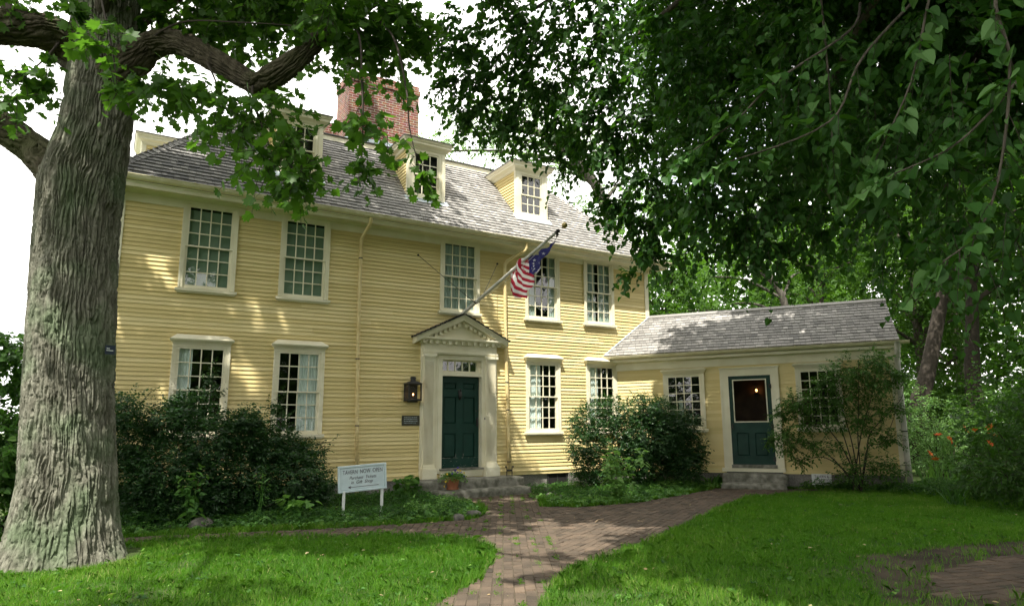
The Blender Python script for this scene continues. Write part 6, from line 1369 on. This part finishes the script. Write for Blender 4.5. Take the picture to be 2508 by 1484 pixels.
# light green tree rising behind the right end of the roof
tree('light green feathery tree rising behind the right end of the main roof', (11.4, 6.5), [(11.42, 6.49, 3.1), (10.73, 6.25, 6.3), (9.98, 6.16, 8.9), (9.26, 6.26, 10.5), (8.48, 6.53, 11.4), (7.29, 7.04, 12.3), (6.0, 7.8, 12.5)],
     [(4.6, 9.2, 12.6, 1.3, 46), (5.6, 8.4, 13.3, 1.2, 44), (6.6, 8.0, 12.6, 1.3, 46), (7.4, 7.4, 13.6, 1.2, 40), (5.8, 8.2, 11.6, 1.0, 30), (6.9, 7.7, 11.3, 1.0, 34), (8.2, 7.0, 12.3, 1.1, 34), (9.2, 6.6, 12.6, 1.2, 30), (8.3, 7.0, 10.8, .9, 22), (9.6, 6.6, 9.8, .9, 22), (10.2, 6.4, 8.6, .8, 18), (9.0, 6.6, 9.0, .8, 16), (10.8, 6.2, 7.4, .9, 18), (7.6, 7.6, 14.6, 1.4, 30), (11.0, 6.0, 10.6, 1.1, 18), (10.4, 6.4, 12.4, 1.3, 22), (3.9, 9.8, 11.8, .9, 20)],
     'slim', 'ashleaf', .16, 'greybark', .30, k=2.0, tone=.5, nl=12, length=.5, name='ash_tree')
tree('tree with a leaning dark trunk behind the right end of the wing', (17.3, -.9), [(17.6, -.9, 1.4), (18.0, -1.1, 2.6), (18.6, -1.5, 5.0), (19.0, -2.2, 8.0), (19.2, -2.6, 11.0)], ring(19.2, -2.6, 9.5, 2.6, 2.4, 14, 1.4, 40)+[(15.6, -4.2, 8.6, 1.6, 44), (16.6, -3.4, 7.6, 1.2, 30), (14.6, -5.0, 9.4, 1.5, 36)], k=2.2, r0=.36, bark='twigbark')
tree('straight dark trunked tree right of the leaning one', (19.7, -1.75), [(19.6, -1.8, 2.5), (19.4, -2.2, 5.7), (19.3, -2.4, 11)], ring(20.5, -3.0, 9.0, 3.0, 3.2, 14, 1.5, 40), k=2.2, r0=.33, bark='twigbark')
tree('mid green tree with a pale forked branch over the wing ridge', (15.6, 2.2), [(15.5, 2.2, 2.5), (15.0, 2.1, 5.0), (14.6, 2.3, 6.2), (14.0, 2.8, 7.2)], [(13.6, 3.2, 6.9, 1.2, 44), (12.6, 3.6, 6.4, 1.1, 40), (14.8, 2.6, 7.8, 1.2, 40), (15.8, 2.0, 6.6, 1.2, 40), (13.4, 3.4, 5.4, 1.0, 36), (12.2, 4.4, 5.2, 1.0, 34), (16.3, 1.6, 5.4, 1.1, 36), (14.9, 2.8, 5.1, 1.0, 30)], mat='woodleaf', k=1.6, r0=.22, bark='greybark', tone=.5)
tree('bushy green tree close behind the house corner', (12.0, 8.5), [(12.0, 8.5, 3), (12.1, 8.4, 7.0)], [(11.6, 8.6, 5.6, 1.3, 46), (12.6, 8.0, 4.6, 1.3, 46), (13.4, 7.8, 5.8, 1.3, 44), (12.4, 8.6, 7.2, 1.2, 40), (14.0, 7.4, 4.4, 1.2, 40), (11.5, 9.0, 4.2, 1.2, 36), (13.2, 8.4, 7.4, 1.1, 30)], mat='woodleaf', k=1.8, r0=.25, tone=.5)
tree('dense green tree in the middle of the woods', (20.5, 4.5), [(20.5, 4.5, 4), (20.4, 4.4, 9)], ring(20.4, 4.4, 7.0, 2.8, 2.8, 16, 1.5, 44), k=2.2, tone=.5)
tree('tall spreading tree far back in the woods', (25.5, 1.5), [(25.5, 1.5, 4), (25.4, 1.4, 11)], ring(25.4, 1.4, 8.5, 3.4, 3.6, 18, 1.8, 44), k=2.2, size=.2, tone=.55)
tree('dark tree at the right end of the woods', (23.5, -5.0), [(23.5, -5, 4), (23.6, -5.2, 10)], ring(23.5, -5.2, 8.0, 3.0, 3.4, 16, 1.7, 44), k=2.2, size=.18, tone=.35)
tree('tree in the back row over the middle of the wing', (17.0, 10.5), [(17, 10.5, 4), (17, 10.4, 8.5)], ring(17, 10.4, 6.4, 2.8, 2.4, 14, 1.6, 40), k=2.0, size=.18, tone=.6)
tree('dark leafy tree closing the gap right of the straight trunk', (21.5, -6.5), [(21.5, -6.5, 4), (21.6, -6.6, 9)], ring(21.5, -6.6, 6.5, 2.6, 3.4, 16, 1.5, 44), k=2.2, size=.16, tone=.35)
tree('leafy tree behind the leaning trunk', (22.0, 1.2), [(22, 1.2, 4), (22, 1.2, 9)], ring(22, 1.2, 6.5, 2.6, 3.6, 16, 1.5, 44), k=2.2, size=.16, tone=.5)
tree('tree in the back row right of the tallest one', (30, -3.0), [(30, -3, 4), (30, -3, 12)], ring(30, -3, 8, 3.6, 4, 14, 1.9, 40), k=1.1, size=.24, tone=.5)
for c, lab, tn_ in (((23.0, -7.5), 'dark bush at the right end of the woods', .35), ((19.5, -5.5), 'dark tall bush behind the right edge bushes', .3), ((26.5, 4.0), 'tall far bush between the trunks', .5), ((14.5, .2), 'low leafy bush directly behind the wing', .45), ((16.2, -.2), 'green bush behind the end of the wing roof', .55), ((18.4, .6), 'tall bush at the foot of the leaning trunk', .5), ((20.8, -.6), 'bush between the two dark trunks', .6), ((21.5, -3.6), 'bush right of the straight dark trunk', .4), ((13.0, 5.0), 'bush filling the gap behind the wing ridge', .4), ((17.6, 5.0), 'broad bush in the middle of the woods', .5), ((23.5, 1.8), 'pale bush deep in the woods', .7), ((16.2, -4.9), 'dark bush behind the daylilies', .35), ((25.0, -2.5), 'far bush at the right of the woods', .6)):
    h = 3.2 if c[1] > 3 else 2.2
    bush('understory_bush', lab, 'shrub', [(c[0]+rS.normal(0, .7), c[1]+rS.normal(0, .6), rS.uniform(-.2, h), rS.uniform(.7, 1.0), 34) for _ in range(9)], .11, 'x', M['woodleaf'], 'undergrowth behind the wing', k=3.2, tone=tn_, twig=None, length=.45, base=(c[0], c[1], G))
# far wood: one mass
fo = Foliage()
for i in range(420):
    a = R(rS.uniform(22, 90)); d_ = rS.uniform(44, 60); fo.blob(rS, (-6.6+d_*math.sin(a), -14.2+d_*math.cos(a), rS.uniform(.05, 1)*(8.5 if a < R(42) else 17)), 2.7, 34, 1.2, 8, .5, droop=.2, tone=rS.uniform(.4, .9), tvar=.15, flat=.6, shell=.1)
tag(fo.build('far_wood', 'x', M['woodleaf'], None), kind='stuff')
# trees across the road behind the viewer (seen in the window panes)
for c, h, lab in (((4, -34), 9, 'broad street tree facing the doorway, mirrored in the panes'), ((13, -36), 12, 'tallest street tree, mirrored in the panes'), ((21, -33), 8, 'street tree opposite the wing, mirrored in the panes'), ((30, -30), 12, 'street tree at the far end of the row, mirrored in the panes'), ((-6, -38), 10, 'street tree behind the viewer'), ((-1, -34), 8, 'street tree facing the left windows, mirrored in the panes'), ((17, -24), 7, 'smaller street tree at the kerb, mirrored in the panes'), ((-14, -36), 11, 'street tree across the road left of the viewer'), ((-27, -27), 12, 'big street tree far left, mirrored in the wing windows'), ((-34, -17), 10, 'street tree at the left end of the road, mirrored in the wing windows'), ((-21, -33), 9, 'street tree between two taller ones across the road')):
    tree(lab, c, [(c[0], c[1], 3), (c[0], c[1], h*.8)], ring(c[0], c[1], h*.62, 3.0, h*.3, 16, 1.9, 26), size=.42, k=2.2, name='street_tree', group='trees across the road', limbs=False, r0=.3, length=.8)

for (x0, y0, x1, y1, h, lab) in ((-22, -29, 40, -30, 4.2, 'long unseen hedge behind the viewer, added to darken what the panes mirror'), (-42, -12, -22, -29, 5.0, 'unseen hedge far left, added to darken what the wing windows mirror')):  # unseen hedges, added so panes mirror dark leaves and low skylight is cut
    n_ = int(math.hypot(x1-x0, y1-y0)/1.1)
    bush('added_hedge', lab, 'hedge', [(x0+(x1-x0)*i/n_+rS.normal(0, .2), y0+(y1-y0)*i/n_+rS.normal(0, .3), G+h*q, 1.1, 16) for i in range(n_) for q in (.2, .55, .88)], .30, 'x', M['woodleaf'], None, k=3.2, tone=.3, twig=None, length=.6, nl=8)

# ================================================================ LOW PLANTING AND GRASS
def scatter(poly, n, seed):
    r = np.random.default_rng(seed); p = np.array(poly); a, b = p.min(0), p.max(0); X = r.uniform(a[0], b[0], n); Y_ = r.uniform(a[1], b[1], n); ok = in_poly(X, Y_, poly); return X[ok], Y_[ok]
def cover(name, poly, n, size, hmax, seed, mat, leaf='oval', tone=.45, hn=1.3):
    X, Y_ = scatter(poly, n, seed); r = np.random.default_rng(seed+1); k = len(X)
    hh = hmax*(.35+.65*vnoise(X*hn+50, Y_*hn+50, seed))*np.clip(.35+2.2*edge_dist(X, Y_, poly), .35, 1)
    fo = Foliage(); d = np.stack([r.normal(0, 1, k), r.normal(0, 1, k), r.uniform(.4, 1.4, k)], 1); z = G+hh*r.uniform(.25, 1, k)
    tn_ = tone+.25*(vnoise(X*2.2+9, Y_*2.2+9, seed+3)-.5)*2
    for q in range(4):
        m = np.arange(k) % 4 == q
        fo.sprays(r, np.stack([X, Y_, z], 1)[m], d[m], size*2.3, 5, size, droop=.3, tone=float(tn_[m].mean()), tvar=.24, flat=.5)
        fo.t[-1] = fo.t[-1]+np.repeat(tn_[m]-tn_[m].mean(), 5)
    return tag(fo.build(name, leaf, mat, None), kind='stuff')
def edge_dist(X, Y_, poly):
    d = np.full(len(X), 9.)
    for i in range(len(poly)):
        a, b = np.array(poly[i], float), np.array(poly[(i+1) % len(poly)], float); ab = b-a
        t = np.clip(((X-a[0])*ab[0]+(Y_-a[1])*ab[1])/(ab@ab), 0, 1); d = np.minimum(d, np.hypot(X-a[0]-t*ab[0], Y_-a[1]-t*ab[1]))
    return d
cover('ground_cover', BEDL, 9500, .042, .30, 5, M['coverleaf'])
cover('ground_cover', BEDR, 7000, .045, .24, 6, M['coverleaf'], tone=.6)
cover('ground_cover', BEDW, 5200, .055, .34, 7, M['coverleaf'], tone=.5)
cover('bed_weeds', [(p[0]*1.0, p[1]-.05) for p in BEDL if p[1] < -1.0]+[(-1.1, -2.2), (-2.5, -3.2), (-4.2, -2.6), (-6.6, -2.3)], 3200, .055, .17, 8, M['weedleaf'], 'heart', tone=.5)
cover('bed_weeds', [(1.5, -1.3), (1.1, -2.3), (.7, -3.1), (1.2, -3.5), (2.5, -3.55), (4.8, -2.75), (6.4, -2.2), (6.3, -1.9), (4.6, -2.3), (2.5, -3.0), (1.5, -2.7)], 3000, .06, .18, 9, M['weedleaf'], 'heart', tone=.55)

# lawn
def lawn():
    r = np.random.default_rng(12); n = 900000
    X, Y_ = r.uniform(-10.5, 9.5, n), r.uniform(-13.2, -1.6, n)
    cx, cy = X+6.63, Y_+14.23; dep = cx*math.sin(_yaw)+cy*math.cos(_yaw); lat = cx*math.cos(_yaw)-cy*math.sin(_yaw)
    keep = (dep > 4.6) & (np.abs(lat) < dep*.80+.5) & (r.random(n) < np.clip(1.25-(dep-5)*.065, .42, 1))
    X, Y_ = X+r.normal(0, .012, n), Y_+r.normal(0, .012, n)
    X, Y_, dep = X[keep], Y_[keep], dep[keep]
    inp = in_poly(X, Y_, PATH) | in_poly(X, Y_, PATH2)
    ed = np.minimum(edge_dist(X, Y_, PATH), edge_dist(X, Y_, PATH2)); n1 = vnoise(X*1.1+20, Y_*1.1+20, 3); n2 = vnoise(X*4+20, Y_*4+20, 4); n3 = vnoise(X*14, Y_*14, 6)
    bare = in_poly(X, Y_, DIRT); bare &= r.random(len(X)) < np.clip(edge_dist(X, Y_, DIRT)/.22+.5*(n2-.5), .05, 1)
    ok = ~(inp & (ed > .01+.05*n2*n3*2)) & ~in_poly(X, Y_, BEDL) & ~in_poly(X, Y_, BEDR)
    ok &= ~(bare & (r.random(len(X)) > .05+.4*(n2 > .74)*(n3 > .4))) & (np.hypot(X+6.87, Y_+4.35) > .78+.1*n2) & ((Y_ < -1.9-.42*0) | (X < -6.5) | (X > 6))
    thin = (n2 < .24) & (n1 < .5); ok &= ~(thin & (r.random(len(X)) > .5))
    X, Y_, dep, n1, n2, ed = X[ok], Y_[ok], dep[ok], n1[ok], n2[ok], ed[ok]; k = len(X)
    H = (.040+.030*n2+.03*n1)*r.uniform(.6, 1.35, k); Wd = r.uniform(.0032, .0056, k)*np.clip(dep/7, .9, 2.0)
    clump = np.stack([vnoise(X*5, Y_*5, 8)-.5, vnoise(X*5+30, Y_*5, 9)-.5], 1)*.7
    near_edge = ed < .10; H[near_edge] *= 1.35
    lean = clump+r.normal(0, .42, (k, 2)); tone = .22+.34*n1+.30*(n2-.5)+.30*(vnoise(X*.45+11, Y_*.45+11, 55)-.35)+r.normal(0, .16, k); straw = r.random(k) < .03; tone[straw] = 1
    P = np.stack([X, Y_, np.full(k, G-.004)], 1)
    tag(blades_mesh('grass', P, H, Wd, lean, tone, M['grass'], None, 4), kind='stuff')
lawn()
# clover and small broad leaves in the lawn
r = np.random.default_rng(71); k = 2600; X, Y_ = r.uniform(-9, 7.5, k), r.uniform(-11.5, -2.5, k); ok = (vnoise(X*1.6+7, Y_*1.6+7, 41) > .55) & ~in_poly(X, Y_, PATH) & ~in_poly(X, Y_, PATH2) & ~in_poly(X, Y_, BEDL) & ~in_poly(X, Y_, BEDR) & (np.hypot(X+6.87, Y_+4.35) > .75); X, Y_ = X[ok], Y_[ok]; k = len(X)
fo = Foliage(); fo.sprays(r, np.stack([X, Y_, np.full(k, G+.03)], 1), np.stack([r.normal(0, 1, k), r.normal(0, 1, k), np.full(k, .5)], 1), .05, 4, .036, droop=.3, tone=.55, tvar=.25, flat=.35)
tag(fo.build('lawn_clover', 'heart', M['coverleaf'], None), kind='stuff')
# tufts growing in the brick joints
r = np.random.default_rng(31); Pn = []
A2, B2 = np.array([.5, .866]), np.array([-.866, .5])
for i in range(1900):
    a, b = r.uniform(-13, 1), r.uniform(-5, 6); b = round(b/.222)*.222+.02; a = round(a/.428)*.428+r.normal(0, .05); p = A2*a+B2*b
    x, y = p
    if not in_poly(np.array([x]), np.array([y]), PATH)[0] or not seam(x, y): continue
    dens = vnoise(np.array([x*.9]), np.array([y*.9]), 17)[0]
    if r.random() > .15+1.0*dens: continue
    s_ = r.uniform(.02, .055); m = int(r.uniform(14, 44)); along = r.normal(0, s_*1.6, m); acr = r.normal(0, s_*.5, m)
    Pn.append(np.stack([x+A2[0]*along+B2[0]*acr, y+A2[1]*along+B2[1]*acr, np.full(m, G+.004)], 1))
Pn = np.concatenate(Pn); k = len(Pn)
tag(blades_mesh('joint_weeds', Pn, r.uniform(.015, .042, k), np.full(k, .0055), r.normal(0, .8, (k, 2)), r.uniform(.35, .95, k), M['grass'], None, 5), kind='stuff')
# scattered fallen leaves and chips
M['litter'] = toned('dry_leaf_litter', [(0, (0.10, 0.065, 0.03)), (.5, (0.22, 0.16, 0.08)), (1, (0.36, 0.33, 0.16))], noise=.1, bump=0)
k = 700; X, Y_ = r.uniform(-7.5, 6.5, k), r.uniform(-11.5, -2.2, k); ok = (vnoise(X*1.2+3, Y_*1.2+3, 91) > .52) & ~in_poly(X, Y_, BEDL) & ~in_poly(X, Y_, BEDR); X, Y_ = X[ok], Y_[ok]; k = len(X); az = r.uniform(0, 6.28, k)
onp = in_poly(X, Y_, PATH); tag(leaves_mesh('leaf_litter', np.stack([X, Y_, np.where(onp, G+.022, G+.045)], 1), np.stack([np.cos(az), np.sin(az), r.normal(0, .15, k)], 1), np.stack([r.normal(0, .3, k), r.normal(0, .3, k), np.ones(k)], 1), r.uniform(.02, .06, k), r.random(k), 'oval', M['litter'], None), kind='stuff')

# single plants one can tell apart
def plant(name, label, base, h, nstem, leafsize, mat, leaf='oval', spread=.15, droop=.3, tone=.6, nl=9, cat='plant', group=None, lean=(0, 0)):
    t = thing(name, label, cat, (base[0], base[1], G), group); fo = Foliage(); L, RR = [], []
    for i in range(nstem):
        e = np.array([base[0]+rS.normal(0, spread)+lean[0], base[1]+rS.normal(0, spread)+lean[1], G+h*rS.uniform(.7, 1)]); b = np.array([base[0]+rS.normal(0, .03), base[1]+rS.normal(0, .03), G-.02])
        q, rr = limb([b, (b+e)/2+np.append(rS.normal(0, .02, 2), .05), e], .006, .003); L.append(q); RR.append(rr); d = nrm(np.gradient(q, axis=0)); idx = np.arange(2, len(q))
        fo.sprays(rS, q[idx], d[idx]+rS.normal(0, .8, (len(idx), 3)), leafsize*1.6, max(2, nl//4), leafsize, droop=droop, tone=tone, tvar=.15, flat=.4)
    fo.build('leaves', leaf, mat, t); tubes_mesh('stems', L, RR, M['weedleaf'], t, 5); return t
plant('tall_weed', 'tall slim leaved weed standing before the big dark shrub', (-4.42, -2.75), .95, 3, .085, M['weedleaf'], 'slim', spread=.07, tone=.35)
plant('yellow_green_weed', 'bright yellow green leafy weed standing in the bed before the corner shrub', (2.35, -3.2), 1.0, 9, .13, M['weedleaf'], 'oval', spread=.22, tone=1.0, nl=16)
plant('broad_leaved_plant', 'broad leaved plant against the granite foundation left of the doorstep', (-1.15, -.75), .42, 4, .15, M['coverleaf'], 'heart', spread=.16, tone=.75)
plant('broad_leaved_plant', 'bright broad leaved plant left of the notice board', (-3.75, -2.65), .42, 4, .12, M['weedleaf'], 'heart', spread=.15, tone=.6)
plant('climbing_vine', 'bright vine climbing the left part of the big dark shrub', (-5.35, -2.45), .95, 3, .12, M['weedleaf'], 'heart', spread=.13, tone=.4)
plant('yellow_weed', 'yellowish fern like weed at the front of the left bed, right of the notice board', (-2.0, -3.45), .30, 6, .06, M['weedleaf'], 'oval', spread=.15, tone=.85)
plant('yellow_weed', 'yellow curled weed near the right corner of the left bed', (-1.55, -3.2), .34, 4, .06, M['weedleaf'], 'oval', spread=.1, tone=.9)
def strap(label, base, n, h, seed, w=.05, tone=.5):
    t = thing('strap_leaved_plant', label, 'plant', (base[0], base[1], G), 'strap leaved plants'); r_ = np.random.default_rng(seed)
    P = np.stack([base[0]+r_.normal(0, .08, n), base[1]+r_.normal(0, .08, n), np.full(n, G)], 1)
    blades_mesh('leaves', P, r_.uniform(.6, 1, n)*h, np.full(n, w), r_.normal(0, .75, (n, 2)), r_.uniform(tone-.15, tone+.2, n), M['coverleaf'], t, seed); return t
strap('clump of drooping strap leaves beside the wing doorstep', (6.35, -1.95), 20, .42, 61, .07, .75)
strap('grassy clump of narrow leaves in the right bed', (5.2, -2.35), 60, .34, 62, .014, .9)
strap('strap leaved clump right of the wing doorstep', (8.1, -4.3), 26, .40, 63, .03, .6)
strap('strap leaved clump at the foot of the edge bush', (7.1, -7.2), 30, .50, 64, .03, .5)
# pansies in the pot
fo = Foliage(); k = 150; d = nrm(np.stack([rS.normal(0, 1, k), rS.normal(0, 1, k), rS.uniform(.1, 1.5, k)], 1))
fo.sprays(rS, np.tile(np.array([[PX, PY, PZ+.25]]), (k, 1))+d*[.12, .12, .03], d, .18, 8, .042, droop=.55, twig=.002, tone=.55, tvar=.25, flat=.6)
fo.build('pansy_leaves', 'oval', M['weedleaf'], pot, M['weedleaf'], 'pansy_stems')
M['pyel'] = paint('yellow_petal', (.60, .42, .02), (.72, .55, .05), rough=.6); M['pvio'] = paint('violet_petal', (.05, .02, .22), (.09, .04, .32), rough=.6)
for i, (dx, dy, dz, m_) in enumerate([(-.20, -.05, .33, 'pyel'), (.10, -.05, .40, 'pyel'), (.15, -.08, .39, 'pyel'), (.27, -.05, .34, 'pyel'), (-.27, -.1, .18, 'pyel'), (-.28, -.06, .08, 'pyel'), (.02, -.05, .40, 'pvio'), (.12, 0, .45, 'pvio'), (.06, -.1, .36, 'pvio'), (.20, -.02, .36, 'pvio'), (-.1, -.12, .34, 'pvio'), (.24, -.1, .27, 'pvio'), (.0, -.14, .28, 'pyel')]):
    f = MB(); b = Vector((PX+dx*.85, PY+dy-.03, PZ+dz)); nn_ = Vector((rS.normal(0, .3), -1, .4)).normalized(); u = nn_.orthogonal().normalized(); w = nn_.cross(u)
    for q in range(5):
        a = q*2*math.pi/5; dd = u*math.cos(a)+w*math.sin(a); s_ = nn_.cross(dd)*.016
        f.face([b, b+dd*.010+s_*.75, b+dd*.020+s_*.5, b+dd*.020-s_*.5, b+dd*.010-s_*.75])
    f.tube([tuple(b+Vector((0, .012, -.004))), (PX+dx*.4, PY+dy*.4, PZ+.25)], .0018, 4, cap=False)
    f.build('blossom', M[m_], pot)
